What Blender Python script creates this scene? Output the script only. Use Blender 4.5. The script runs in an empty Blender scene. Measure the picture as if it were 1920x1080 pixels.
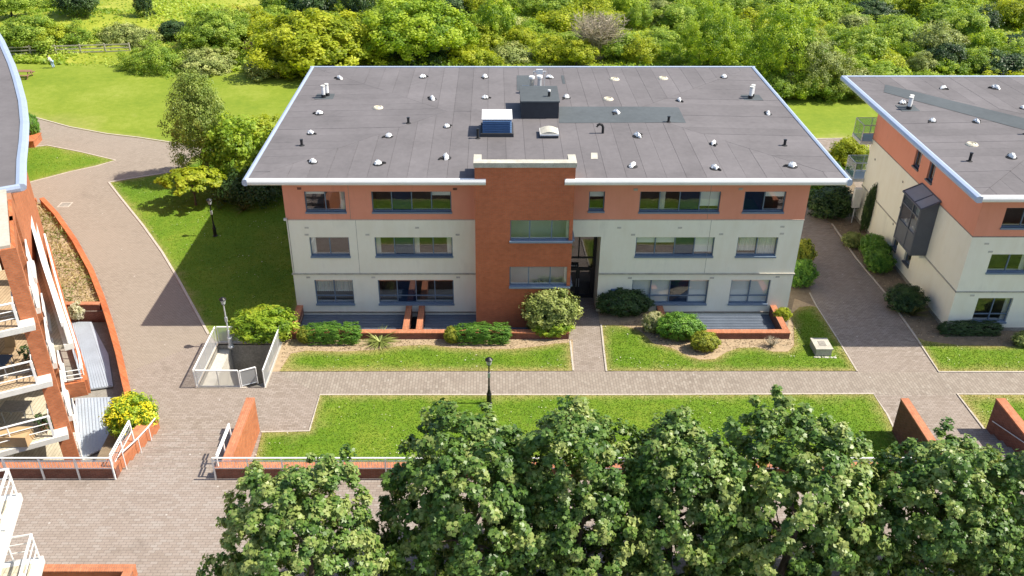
import bpy, math, random
import numpy as np
from mathutils import Vector, Matrix, noise
from mathutils.geometry import tessellate_polygon, delaunay_2d_cdt

R = math.radians
SC = bpy.context.scene
COL = SC.collection
random.seed(7)
RNG = np.random.default_rng(7)

# ------------------------------------------------------------------ camera
H = 27.5                       # camera height above the paths (m)
FPX, CXP, CYP = 1683.0, 926.0, 540.0
PITCH = math.atan(980.0 / FPX)
cam = bpy.data.objects.new('camera', bpy.data.cameras.new('camera'))
COL.objects.link(cam)
cam.data.sensor_width = 36.0
cam.data.lens = FPX / 1920.0 * 36.0
cam.data.shift_x = (960.0 - CXP) / 1920.0
cam.data.clip_start = 0.5
cam.data.clip_end = 3000.0
cam.location = (0, 0, H)
cam.rotation_euler = (math.pi / 2 - PITCH, 0, 0)
SC.camera = cam

# ------------------------------------------------------------------ light
SUN_EL, SUN_AZ = R(51.8), R(90.0)      # azimuth measured from +Y towards +X
world = bpy.data.worlds.new('World')
SC.world = world
world.use_nodes = True
wn = world.node_tree
bg = wn.nodes['Background']
sky = wn.nodes.new('ShaderNodeTexSky')
sky.sky_type = 'NISHITA'
sky.sun_disc = False
sky.sun_elevation = SUN_EL
sky.sun_rotation = SUN_AZ
sky.air_density = 1.0
sky.dust_density = 1.5
sky.ozone_density = 1.0
wn.links.new(sky.outputs[0], bg.inputs[0])
bg.inputs[1].default_value = 0.13
sun = bpy.data.objects.new('sun', bpy.data.lights.new('sun', 'SUN'))
COL.objects.link(sun)
sun.data.energy = 4.8
sun.data.angle = R(0.53)
sun.data.color = (1.0, 0.93, 0.80)
sdir = Vector((math.sin(SUN_AZ) * math.cos(SUN_EL), math.cos(SUN_AZ) * math.cos(SUN_EL), math.sin(SUN_EL)))
sun.rotation_euler = (-sdir).to_track_quat('-Z', 'Y').to_euler()
sun.location = (40, 20, 60)
SC.view_settings.view_transform = 'Standard'
SC.view_settings.look = 'None'
SC.view_settings.gamma = 1.0
SC.view_settings.use_curve_mapping = False
SC.view_settings.exposure = 0.6
SC.render.engine = 'CYCLES'
SC.cycles.max_bounces = 6
SC.cycles.diffuse_bounces = 3
SC.cycles.glossy_bounces = 3
SC.cycles.transparent_max_bounces = 8
SC.cycles.transmission_bounces = 3
SC.cycles.caustics_reflective = False
SC.cycles.caustics_refractive = False
SC.cycles.use_denoising = True
SC.cycles.denoiser = 'OPENIMAGEDENOISE'

# ------------------------------------------------------------------ pixel -> place
SP, CP = math.sin(PITCH), math.cos(PITCH)


def ray(u, v):
    yc = (CYP - v) / FPX
    return (u - CXP) / FPX, CP + yc * SP, -SP + yc * CP


def G(u, v, z=0.0):                       # on the level z
    a, b, c = ray(u, v)
    d = (z - H) / c
    return a * d, b * d


def W(u, v, Y):                           # on the upright plane y = Y -> x, z
    a, b, c = ray(u, v)
    d = Y / b
    return a * d, H + c * d


def V(u, v, X):                           # on the upright plane x = X -> y, z
    a, b, c = ray(u, v)
    d = X / a
    return b * d, H + c * d


# ------------------------------------------------------------------ node helpers
class NT:
    def __init__(s, name):
        s.m = bpy.data.materials.new(name)
        s.m.use_nodes = True
        s.t = s.m.node_tree
        s.p = s.t.nodes['Principled BSDF']
        s.out = s.t.nodes['Material Output']

    def n(s, typ, **kw):
        nd = s.t.nodes.new('ShaderNode' + typ)
        for k, v in kw.items():
            setattr(nd, k, v)
        return nd

    def l(s, a, b):
        s.t.links.new(a, b)

    def obj(s):
        return s.n('TexCoord').outputs['Object']

    def noise(s, vec, scale, detail=4.0, rough=0.55):
        n = s.n('TexNoise')
        n.inputs['Scale'].default_value = scale
        n.inputs['Detail'].default_value = detail
        n.inputs['Roughness'].default_value = rough
        if vec is not None:
            s.l(vec, n.inputs['Vector'])
        return n.outputs['Fac']

    def ramp(s, fac, stops):
        r = s.n('ValToRGB')
        e = r.color_ramp.elements
        while len(e) < len(stops):
            e.new(0.5)
        for el, (p, c) in zip(e, stops):
            el.position = p
            el.color = (c[0], c[1], c[2], 1)
        s.l(fac, r.inputs[0])
        return r.outputs[0]

    def mix(s, fac, a, b, mode='MIX'):
        m = s.n('Mix', data_type='RGBA', blend_type=mode)
        for sock, val in ((m.inputs[0], fac), (m.inputs[6], a), (m.inputs[7], b)):
            if isinstance(val, (int, float)):
                sock.default_value = val
            elif isinstance(val, tuple):
                sock.default_value = (val[0], val[1], val[2], 1)
            else:
                s.l(val, sock)
        return m.outputs[2]

    def math(s, op, a, b=0.0, c=None):
        m = s.n('Math', operation=op)
        for sock, val in zip(m.inputs, (a, b, c)):
            if val is None:
                continue
            if isinstance(val, (int, float)):
                sock.default_value = val
            else:
                s.l(val, sock)
        return m.outputs[0]

    def bump(s, h, strength=0.3, dist=0.02):
        b = s.n('Bump')
        b.inputs['Strength'].default_value = strength
        b.inputs['Distance'].default_value = dist
        s.l(h, b.inputs['Height'])
        s.l(b.outputs[0], s.p.inputs['Normal'])

    def set(s, col=None, rough=None, metal=None, spec=None):
        if col is not None:
            if isinstance(col, tuple):
                s.p.inputs['Base Color'].default_value = (*col, 1)
            else:
                s.l(col, s.p.inputs['Base Color'])
        if rough is not None:
            s.p.inputs['Roughness'].default_value = rough
        if metal is not None:
            s.p.inputs['Metallic'].default_value = metal
        if spec is not None:
            s.p.inputs['Specular IOR Level'].default_value = spec
        return s.m


def sc3(c, k):
    return tuple(x * k for x in c)


def plain(name, col, rough=0.6, metal=0.0, var=0.25, scale=3.0, spec=0.4, bump=0.0):
    t = NT(name)
    o = t.obj()
    a = t.noise(o, scale, 5)
    b = t.noise(o, scale * 9, 3)
    f = t.mix(0.5, a, b)
    c = t.ramp(f, [(0.3, sc3(col, 1 - var)), (0.7, sc3(col, 1 + var * 0.6))])
    if bump:
        t.bump(b, bump, 0.01)
    return t.set(c, rough, metal, spec)


def leafmat(name, c0, c1, c2, trans=0.3, rough=0.5, spec=0.35, k=1.0):
    t = NT(name)
    c0, c1, c2 = sc3(c0, k), sc3(c1, k), sc3(c2, k)
    at = t.n('Attribute', attribute_name='tint')
    oi = t.n('ObjectInfo')
    f = t.math('ADD', at.outputs['Fac'], t.math('MULTIPLY_ADD', oi.outputs['Random'], 0.16, -0.08))
    c = t.ramp(f, [(0.05, c0), (0.5, c1), (0.95, c2)])
    t.set(c, rough, 0, spec)
    tr = t.n('BsdfTranslucent')
    t.l(t.mix(1.0, c, (1.25, 1.2, 0.45), 'MULTIPLY'), tr.inputs[0])
    ms = t.n('MixShader')
    ms.inputs[0].default_value = trans
    t.l(t.p.outputs[0], ms.inputs[1])
    t.l(tr.outputs[0], ms.inputs[2])
    t.l(ms.outputs[0], t.out.inputs[0])
    return t.m


def brickmat(name, c1, c2, mortar, bw=0.225, bh=0.075, mode='wall', msize=0.012, var=0.5, bumps=0.35, stain=0.25):
    """mode wall: courses run level on any upright face; top: seen from above; block: ground paving"""
    t = NT(name)
    o = t.obj()
    s = t.n('SeparateXYZ')
    t.l(o, s.inputs[0])
    cmb = t.n('CombineXYZ')
    if mode == 'wall':
        t.l(t.math('ADD', s.outputs[0], s.outputs[1]), cmb.inputs[0])
        t.l(s.outputs[2], cmb.inputs[1])
    elif mode == 'block':
        t.l(s.outputs[0], cmb.inputs[0])
        t.l(s.outputs[1], cmb.inputs[1])
    else:
        t.l(s.outputs[1], cmb.inputs[0])
        t.l(s.outputs[0], cmb.inputs[1])
    b = t.n('TexBrick')
    b.inputs['Color1'].default_value = (*c1, 1)
    b.inputs['Color2'].default_value = (*c2, 1)
    b.inputs['Mortar'].default_value = (*mortar, 1)
    b.inputs['Scale'].default_value = 1.0
    b.inputs['Mortar Size'].default_value = msize
    b.inputs['Brick Width'].default_value = bw
    b.inputs['Row Height'].default_value = bh
    b.inputs['Bias'].default_value = 0.0
    t.l(cmb.outputs[0], b.inputs[0])
    big = t.noise(o, 0.35, 6, 0.6)
    mid = t.noise(o, 4.0, 4, 0.6)
    c = t.mix(t.ramp(big, [(0.3, (0, 0, 0)), (0.75, (1, 1, 1))]), b.outputs[0],
              t.mix(1.0, b.outputs[0], (1 - stain, 1 - stain, 1 - stain), 'MULTIPLY'))
    c = t.mix(var, c, t.ramp(mid, [(0.25, (0.25, 0.25, 0.25)), (0.75, (0.8, 0.8, 0.8))]), 'OVERLAY')
    t.bump(t.math('SUBTRACT', t.math('MULTIPLY', mid, 0.3), b.outputs[1]), bumps * .3, 0.004)
    return t.set(c, 0.85, 0, 0.25)


def paving(name, cols, bw, bh, dirt, rot=0.0):
    t = NT(name)
    o = t.obj()
    mp = t.n('Mapping')
    mp.inputs['Rotation'].default_value = (0, 0, rot)
    t.l(o, mp.inputs[0])
    b = t.n('TexBrick')
    b.inputs['Color1'].default_value = (0, 0, 0, 1)
    b.inputs['Color2'].default_value = (1, 1, 1, 1)
    b.inputs['Mortar'].default_value = (0.5, 0.5, 0.5, 1)
    b.inputs['Scale'].default_value = 1.0
    b.inputs['Mortar Size'].default_value = 0.009
    b.inputs['Mortar Smooth'].default_value = 0.2
    b.inputs['Brick Width'].default_value = bw
    b.inputs['Row Height'].default_value = bh
    t.l(mp.outputs[0], b.inputs[0])
    big = t.noise(o, 0.16, 6, 0.62)
    mid = t.noise(o, 1.3, 5, 0.65)
    fin = t.noise(o, 22.0, 3, 0.7)
    sel = t.math('ADD', t.math('MULTIPLY', b.outputs[0], 0.55), t.math('MULTIPLY', mid, 0.45))
    c = t.ramp(sel, [(0.15, cols[0]), (0.5, cols[1]), (0.85, cols[2])])
    c = t.mix(t.ramp(big, [(0.35, (0, 0, 0)), (0.7, (0.75, 0.75, 0.75))]), c, dirt)
    c = t.mix(0.2, c, t.ramp(fin, [(0.25, (0.28, 0.28, 0.28)), (0.78, (0.78, 0.78, 0.78))]), 'OVERLAY')
    st = t.noise(o, 0.55, 7, 0.72)
    c = t.mix(t.ramp(st, [(0.30, (0.6, 0.6, 0.6)), (0.42, (0, 0, 0))]), c, sc3(cols[0], 0.8))
    sp = t.n('TexVoronoi')
    sp.inputs['Scale'].default_value = 1.1
    t.l(o, sp.inputs['Vector'])
    spot = t.ramp(sp.outputs['Distance'], [(0.035, (1, 1, 1)), (0.06, (0, 0, 0))])
    c = t.mix(t.math('MULTIPLY', spot, 0.6), c, (0.62, 0.6, 0.56))
    joint = t.mix(t.math('MULTIPLY', b.outputs[1], 0.7), c, sc3(cols[0], 0.42))
    t.bump(t.math('SUBTRACT', t.math('MULTIPLY', fin, 0.2), b.outputs[1]), 0.15, 0.003)
    return t.set(joint, 0.88, 0, 0.25)


def lawnmat(name, a, b, c, dry, scale=1.0):
    t = NT(name)
    o = t.obj()
    n1 = t.noise(o, 0.25 * scale, 6, 0.62)
    n2 = t.noise(o, 2.6 * scale, 5, 0.7)
    n3 = t.noise(o, 26.0 * scale, 3, 0.8)
    f = t.math('ADD', t.math('MULTIPLY', n1, 0.45), t.math('ADD', t.math('MULTIPLY', n2, 0.3), t.math('MULTIPLY', n3, 0.25)))
    col = t.ramp(f, [(0.38, a), (0.5, b), (0.61, c)])
    worn = t.noise(o, 0.9 * scale, 6, 0.75)
    col = t.mix(t.ramp(worn, [(0.63, (0, 0, 0)), (0.76, (0.45, 0.45, 0.45))]), col, dry)
    at = t.n('Attribute', attribute_name='dry')
    df = t.math('MULTIPLY', at.outputs['Fac'], t.math('ADD', t.math('MULTIPLY', n2, 1.6), -0.05))
    col = t.mix(t.math('MINIMUM', t.math('MAXIMUM', df, 0.0), 1.0), col, dry)
    t.bump(n2, 0.5, 0.05)
    return t.set(col, 0.85, 0, 0.2)


M = {}
M['paving'] = paving('block paving', [(0.215, 0.175, 0.14), (0.285, 0.238, 0.20), (0.35, 0.30, 0.262)], 0.24, 0.12, (0.305, 0.255, 0.217))
M['paving_y'] = paving('block paving lengthwise', [(0.215, 0.18, 0.148), (0.28, 0.238, 0.198), (0.345, 0.305, 0.258)], 0.26, 0.15, (0.30, 0.256, 0.212), math.pi / 2)
M['tarmac'] = paving('buff path', [(0.255, 0.214, 0.172), (0.295, 0.25, 0.203), (0.335, 0.288, 0.238)], 0.22, 0.11, (0.32, 0.27, 0.22))
M['plaza'] = paving('plaza paving', [(0.235, 0.19, 0.158), (0.30, 0.247, 0.213), (0.345, 0.31, 0.28)], 0.28, 0.14, (0.315, 0.266, 0.23))
M['kerb'] = plain('concrete edging', (0.50, 0.445, 0.38), 0.9, var=0.25, scale=2.5)
M['concrete'] = plain('grey concrete', (0.30, 0.28, 0.245), 0.9, var=0.45, scale=1.2)
M['pale_concrete'] = plain('pale concrete', (0.58, 0.55, 0.48), 0.9, var=0.3, scale=1.5)
M['stone'] = plain('weathered coping stone', (0.50, 0.475, 0.40), 0.9, var=0.4, scale=2.5)
M['lawn'] = lawnmat('lawn', (0.08, 0.17, 0.010), (0.125, 0.215, 0.014), (0.19, 0.25, 0.026), (0.38, 0.29, 0.13))
M['meadow'] = lawnmat('far lawn', (0.135, 0.205, 0.016), (0.19, 0.25, 0.022), (0.255, 0.30, 0.045), (0.36, 0.31, 0.12), 0.6)
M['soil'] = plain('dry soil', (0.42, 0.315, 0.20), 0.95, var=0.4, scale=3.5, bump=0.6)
M['dark_soil'] = plain('dark planting soil', (0.24, 0.185, 0.125), 0.95, var=0.4, scale=3.0, bump=0.6)  # darker soil tone for the base ground, planters and passage beds
M['hill'] = lawnmat('hill grass', (0.17, 0.225, 0.02), (0.27, 0.31, 0.03), (0.38, 0.38, 0.065), (0.3, 0.25, 0.1), 0.45)
M['brick'] = brickmat('red brick', (0.60, 0.165, 0.07), (0.53, 0.14, 0.058), (0.46, 0.19, 0.11), var=0.22)
M['brick_o'] = brickmat('orange brick', (0.58, 0.19, 0.075), (0.46, 0.135, 0.05), (0.40, 0.20, 0.12), var=0.35)
M['brick_dark'] = brickmat('dark red brick with shade', (0.25, 0.085, 0.055), (0.18, 0.06, 0.042), (0.22, 0.14, 0.11), var=0.4)  # own dark red, deepened so wall faces in shade read dark
M['coping'] = brickmat('soldier brick coping', (0.60, 0.235, 0.12), (0.52, 0.18, 0.085), (0.33, 0.17, 0.11), bw=0.5, bh=0.085, mode='top', var=0.4)
M['coping_x'] = brickmat('soldier brick coping across', (0.60, 0.235, 0.12), (0.50, 0.18, 0.085), (0.33, 0.17, 0.11), bw=0.085, bh=0.5, mode='block', var=0.4)


def rendermat(name, col, streak):
    t = NT(name)
    o = t.obj()
    mp = t.n('Mapping')
    mp.inputs['Scale'].default_value = (1.0, 1.0, 0.18)
    t.l(o, mp.inputs[0])
    a = t.noise(o, 0.5, 6, 0.6)
    b = t.noise(mp.outputs[0], 2.2, 5, 0.65)
    g = t.noise(o, 60, 2, 0.6)
    f = t.math('ADD', t.math('MULTIPLY', a, 0.55), t.math('MULTIPLY', b, 0.45))
    c = t.ramp(f, [(0.3, sc3(col, 0.88)), (0.46, col), (0.68, streak)])
    return t.set(c, 0.9, 0, 0.2)


M['cream'] = rendermat('cream render', (0.90, 0.875, 0.745), (0.84, 0.80, 0.655))
M['terra'] = rendermat('terracotta render', (0.80, 0.335, 0.225), (0.75, 0.305, 0.195))
M['white'] = plain('white painted metal', (0.80, 0.80, 0.79), 0.45, var=0.08, scale=2)
M['offwhite'] = plain('weathered white paint', (0.72, 0.71, 0.66), 0.6, var=0.2, scale=3)
M['galv'] = plain('galvanised steel', (0.58, 0.60, 0.62), 0.5, 0.35, var=0.15, scale=4)
M['alu'] = plain('pale aluminium', (0.40, 0.47, 0.60), 0.4, 0.2, var=0.1, scale=2)
M['frame'] = plain('blue grey window frame', (0.15, 0.205, 0.28), 0.45, 0.0, var=0.12)
M['frame_lt'] = plain('blue grey sill', (0.20, 0.265, 0.35), 0.45, 0.0, var=0.12)
M['charcoal'] = plain('charcoal cladding', (0.115, 0.128, 0.155), 0.5, 0.2, var=0.15)
M['black'] = plain('black paint', (0.012, 0.012, 0.014), 0.4, var=0.2)
M['rubber'] = plain('black rubber', (0.02, 0.02, 0.022), 0.8, var=0.3)
M['door'] = plain('dark door frame', (0.028, 0.03, 0.035), 0.5, var=0.15)
M['room'] = plain('dim room', (0.14, 0.125, 0.105), 0.9, var=0.3)
M['blind'] = plain('white blind', (0.86, 0.86, 0.83), 0.8, var=0.05)
M['curtain'] = plain('net curtain', (0.76, 0.74, 0.68), 0.9, var=0.12, scale=6)
M['navy'] = plain('blue blackout blind', (0.035, 0.055, 0.10), 0.6, var=0.1)
M['timber'] = plain('weathered timber', (0.30, 0.17, 0.105), 0.8, var=0.35, scale=5)
M['greywood'] = plain('grey timber rail', (0.50, 0.46, 0.38), 0.85, var=0.3, scale=3)
M['decking'] = brickmat('timber decking', (0.52, 0.39, 0.25), (0.45, 0.33, 0.21), (0.24, 0.17, 0.11), bw=3.0, bh=0.14, mode='top', var=0.3)
M['paleboard'] = brickmat('pale deck boards', (0.62, 0.56, 0.43), (0.56, 0.50, 0.38), (0.34, 0.30, 0.22), bw=3.0, bh=0.16, mode='top', var=0.3)
M['canopy'] = plain('stained pale canopy', (0.47, 0.44, 0.365), 0.85, var=0.22, scale=0.8)
M['plastic'] = plain('white plastic sheet', (0.84, 0.84, 0.83), 0.35, var=0.06, scale=6, bump=0.5)
M['creamvent'] = plain('cream plaster collar', (0.66, 0.60, 0.47), 0.85, var=0.3, scale=6, bump=0.5)
M['louvre'] = plain('blue louvre', (0.10, 0.19, 0.36), 0.45, var=0.15)
M['trunk'] = plain('bark', (0.13, 0.10, 0.075), 0.95, var=0.4, scale=6, bump=0.6)
M['birchbark'] = plain('pale bark', (0.42, 0.39, 0.33), 0.9, var=0.5, scale=8)
M['deadwood'] = plain('dead twigs', (0.43, 0.37, 0.27), 0.95, var=0.3, scale=6)
M['deckmetal'] = plain('blue grey metal deck', (0.20, 0.235, 0.29), 0.45, 0.3, var=0.25, scale=1.6)
M['deckmetal_lt'] = plain('light metal deck', (0.52, 0.575, 0.65), 0.5, 0.25, var=0.18, scale=1.2)
M['pool'] = plain('dark planter', (0.03, 0.035, 0.05), 0.6)
M['cardboard'] = plain('tan board', (0.50, 0.34, 0.18), 0.85, var=0.2)
M['bluecloth'] = plain('navy tarpaulin', (0.045, 0.07, 0.12), 0.6, var=0.2)
M['shirt'] = plain('white shirt', (0.76, 0.77, 0.78), 0.9, var=0.08, scale=9)
M['jeans'] = plain('pale blue trousers', (0.33, 0.44, 0.66), 0.9, var=0.12, scale=9)
M['skin'] = plain('skin', (0.50, 0.31, 0.22), 0.6, var=0.08)
M['hair'] = plain('dark hair', (0.03, 0.022, 0.016), 0.7)


def feltmat(name, col, k=0.22):
    t = NT(name)
    o = t.obj()
    oi = t.n('ObjectInfo')
    a = t.noise(o, 0.35, 6, 0.62)
    b = t.noise(o, 3.0, 5, 0.7)
    g = t.noise(o, 90, 2, 0.7)
    f = t.math('ADD', t.math('MULTIPLY', a, 0.6), t.math('MULTIPLY', b, 0.4))
    c = t.ramp(f, [(0.3, sc3(col, 1 - k)), (0.5, col), (0.72, sc3(col, 1 + k))])
    v = t.math('MULTIPLY_ADD', oi.outputs['Random'], 0.16, 0.92)
    cc = t.n('CombineXYZ')
    for i in range(3):
        t.l(v, cc.inputs[i])
    c = t.mix(1.0, c, cc.outputs[0], 'MULTIPLY')
    return t.set(c, 0.9, 0, 0.25)


M['felt'] = feltmat('mineral roofing felt', (0.15, 0.139, 0.143))
M['felt_base'] = plain('dark felt seam base', (0.09, 0.082, 0.085), 0.95, var=0.2)  # dark roof base that shows as seam lines between the strips
M['felt_patch'] = feltmat('newer grey felt patch', (0.088, 0.10, 0.108))
M['felt_dark'] = feltmat('dark felt upstand', (0.05, 0.052, 0.058))


def glassmat(name, tint, refl, gcol=(0.9, 0.95, 1.0)):
    t = NT(name)
    tr = t.n('BsdfTransparent')
    tr.inputs[0].default_value = (*tint, 1)
    gl = t.n('BsdfGlossy')
    gl.inputs['Color'].default_value = (*gcol, 1)
    gl.inputs['Roughness'].default_value = 0.02
    nz = t.noise(t.obj(), 1.3, 2)
    bp = t.n('Bump')
    bp.inputs['Strength'].default_value = 0.03
    bp.inputs['Distance'].default_value = 0.05
    t.l(nz, bp.inputs['Height'])
    t.l(bp.outputs[0], gl.inputs['Normal'])
    lw_ = t.n('LayerWeight')
    lw_.inputs['Blend'].default_value = 0.5
    fr = t.math('MULTIPLY_ADD', t.math('POWER', lw_.outputs['Facing'], 4.0), 0.7, 0.04)
    ms = t.n('MixShader')
    t.l(t.math('MINIMUM', t.math('ADD', fr, refl), 1.0), ms.inputs[0])
    t.l(tr.outputs[0], ms.inputs[1])
    t.l(gl.outputs[0], ms.inputs[2])
    t.l(ms.outputs[0], t.out.inputs[0])
    return t.m


M['glass'] = glassmat('window glass', (0.93, 0.96, 0.95), 0.12, (0.85, 0.85, 0.9))
M['glass_b'] = glassmat('blue tinted glass', (0.45, 0.58, 0.72), 0.12, (0.65, 0.8, 1.0))
M['glass_rail'] = glassmat('balustrade glass', (0.75, 0.83, 0.82), 0.10)
M['lamp_glass'] = plain('lantern glazing', (0.45, 0.47, 0.48), 0.15, var=0.1, spec=0.6)


# mesh screen infill of the pit railings
def meshmat():
    t = NT('fine steel mesh')
    o = t.obj()
    s = t.n('SeparateXYZ')
    t.l(o, s.inputs[0])
    tr = t.n('BsdfTransparent')
    ms = t.n('MixShader')
    ms.inputs[0].default_value = 0.45
    t.set((0.66, 0.69, 0.72), 0.5, 0.3)
    t.l(tr.outputs[0], ms.inputs[1])
    t.l(t.p.outputs[0], ms.inputs[2])
    t.l(ms.outputs[0], t.out.inputs[0])
    return t.m


M['mesh'] = meshmat()

M['maple'] = leafmat('maple leaves', (0.055, 0.125, 0.02), (0.15, 0.25, 0.048), (0.34, 0.39, 0.12), 0.27, 0.40, 0.4)
M['birch'] = leafmat('birch leaves', (0.075, 0.115, 0.02), (0.12, 0.165, 0.03), (0.19, 0.225, 0.05), 0.3, k=1.9)
M['ash'] = leafmat('fresh green leaves', (0.13, 0.235, 0.022), (0.26, 0.385, 0.03), (0.46, 0.56, 0.06), 0.45, k=1.1)
M['lime'] = leafmat('lime leaves', (0.20, 0.27, 0.014), (0.35, 0.41, 0.022), (0.52, 0.55, 0.05), 0.45, k=1.1)
M['scrub'] = leafmat('scrub leaves', (0.15, 0.25, 0.03), (0.28, 0.40, 0.048), (0.47, 0.56, 0.10), 0.45, k=1.08)
M['olive'] = leafmat('olive leaves', (0.075, 0.095, 0.024), (0.13, 0.16, 0.04), (0.21, 0.225, 0.075), 0.25, k=2.2)
M['darkleaf'] = leafmat('dark evergreen leaves', (0.012, 0.03, 0.008), (0.028, 0.058, 0.014), (0.055, 0.095, 0.022), 0.12, 0.45, k=1.5)
M['hedge'] = leafmat('clipped hedge leaves', (0.04, 0.105, 0.012), (0.075, 0.165, 0.018), (0.14, 0.245, 0.03), 0.25, k=1.75)
M['goldhedge'] = leafmat('golden leaves', (0.14, 0.19, 0.02), (0.25, 0.29, 0.03), (0.40, 0.40, 0.05), 0.3, k=1.2)
M['varieg'] = leafmat('cream variegated leaves', (0.14, 0.20, 0.04), (0.42, 0.42, 0.19), (0.66, 0.63, 0.40), 0.25)
M['yellowfl'] = leafmat('yellow flowers', (0.62, 0.52, 0.01), (0.76, 0.68, 0.02), (0.85, 0.78, 0.08), 0.3)
M['whitefl'] = leafmat('cream flowers', (0.40, 0.42, 0.22), (0.62, 0.60, 0.42), (0.75, 0.72, 0.6), 0.3)
M['pinkfl'] = leafmat('pink flowers', (0.30, 0.10, 0.22), (0.42, 0.20, 0.33), (0.55, 0.33, 0.45), 0.3)
M['tuft'] = leafmat('grass blades', (0.09, 0.185, 0.010), (0.145, 0.24, 0.016), (0.41, 0.345, 0.14), 0.4, 0.6)
M['weeds'] = leafmat('dry weeds', (0.13, 0.17, 0.03), (0.36, 0.31, 0.12), (0.58, 0.48, 0.27), 0.3, 0.7)
M['phorm'] = leafmat('strap leaves', (0.10, 0.12, 0.03), (0.20, 0.20, 0.06), (0.36, 0.33, 0.13), 0.2)


# ------------------------------------------------------------------ scene helpers
def tag(o, label, cat=None, group=None, kind=None):
    if label:
        o['label'] = label
    if cat:
        o['category'] = cat
    if group:
        o['group'] = group
    if kind:
        o['kind'] = kind
    return o


def thing(name, label, cat, loc=(0, 0, 0), group=None, rz=0.0):
    o = bpy.data.objects.new(name, None)
    COL.objects.link(o)
    o.location = loc
    o.rotation_euler = (0, 0, rz)
    o.empty_display_size = 0.2
    return tag(o, label, cat, group)


def link(name, me, mat, parent=None):
    o = bpy.data.objects.new(name, me)
    COL.objects.link(o)
    if mat is not None:
        mm = M[mat] if isinstance(mat, str) else mat
        if not me.materials:
            me.materials.append(mm)
        elif me.materials[0] != mm:
            o.material_slots[0].link = 'OBJECT'
            o.material_slots[0].material = mm
    if parent is not None:
        o.parent = parent
    return o


def dup(root, loc, rz=0.0, scale=1.0, label=None, group=None, mat=None):
    def cp(o, par):
        c = o.copy()
        COL.objects.link(c)
        c.parent = par
        for ch in o.children:
            cp(ch, c)
        return c
    r = cp(root, None)
    r.location = loc
    r.rotation_euler = (0, 0, rz)
    r.scale = (scale,) * 3 if not isinstance(scale, (tuple, list)) else scale
    if label:
        r['label'] = label
    if group:
        r['group'] = group
    return r


def org(o):
    while o.parent is not None:
        o = o.parent
    return Vector(o.location)


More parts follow.
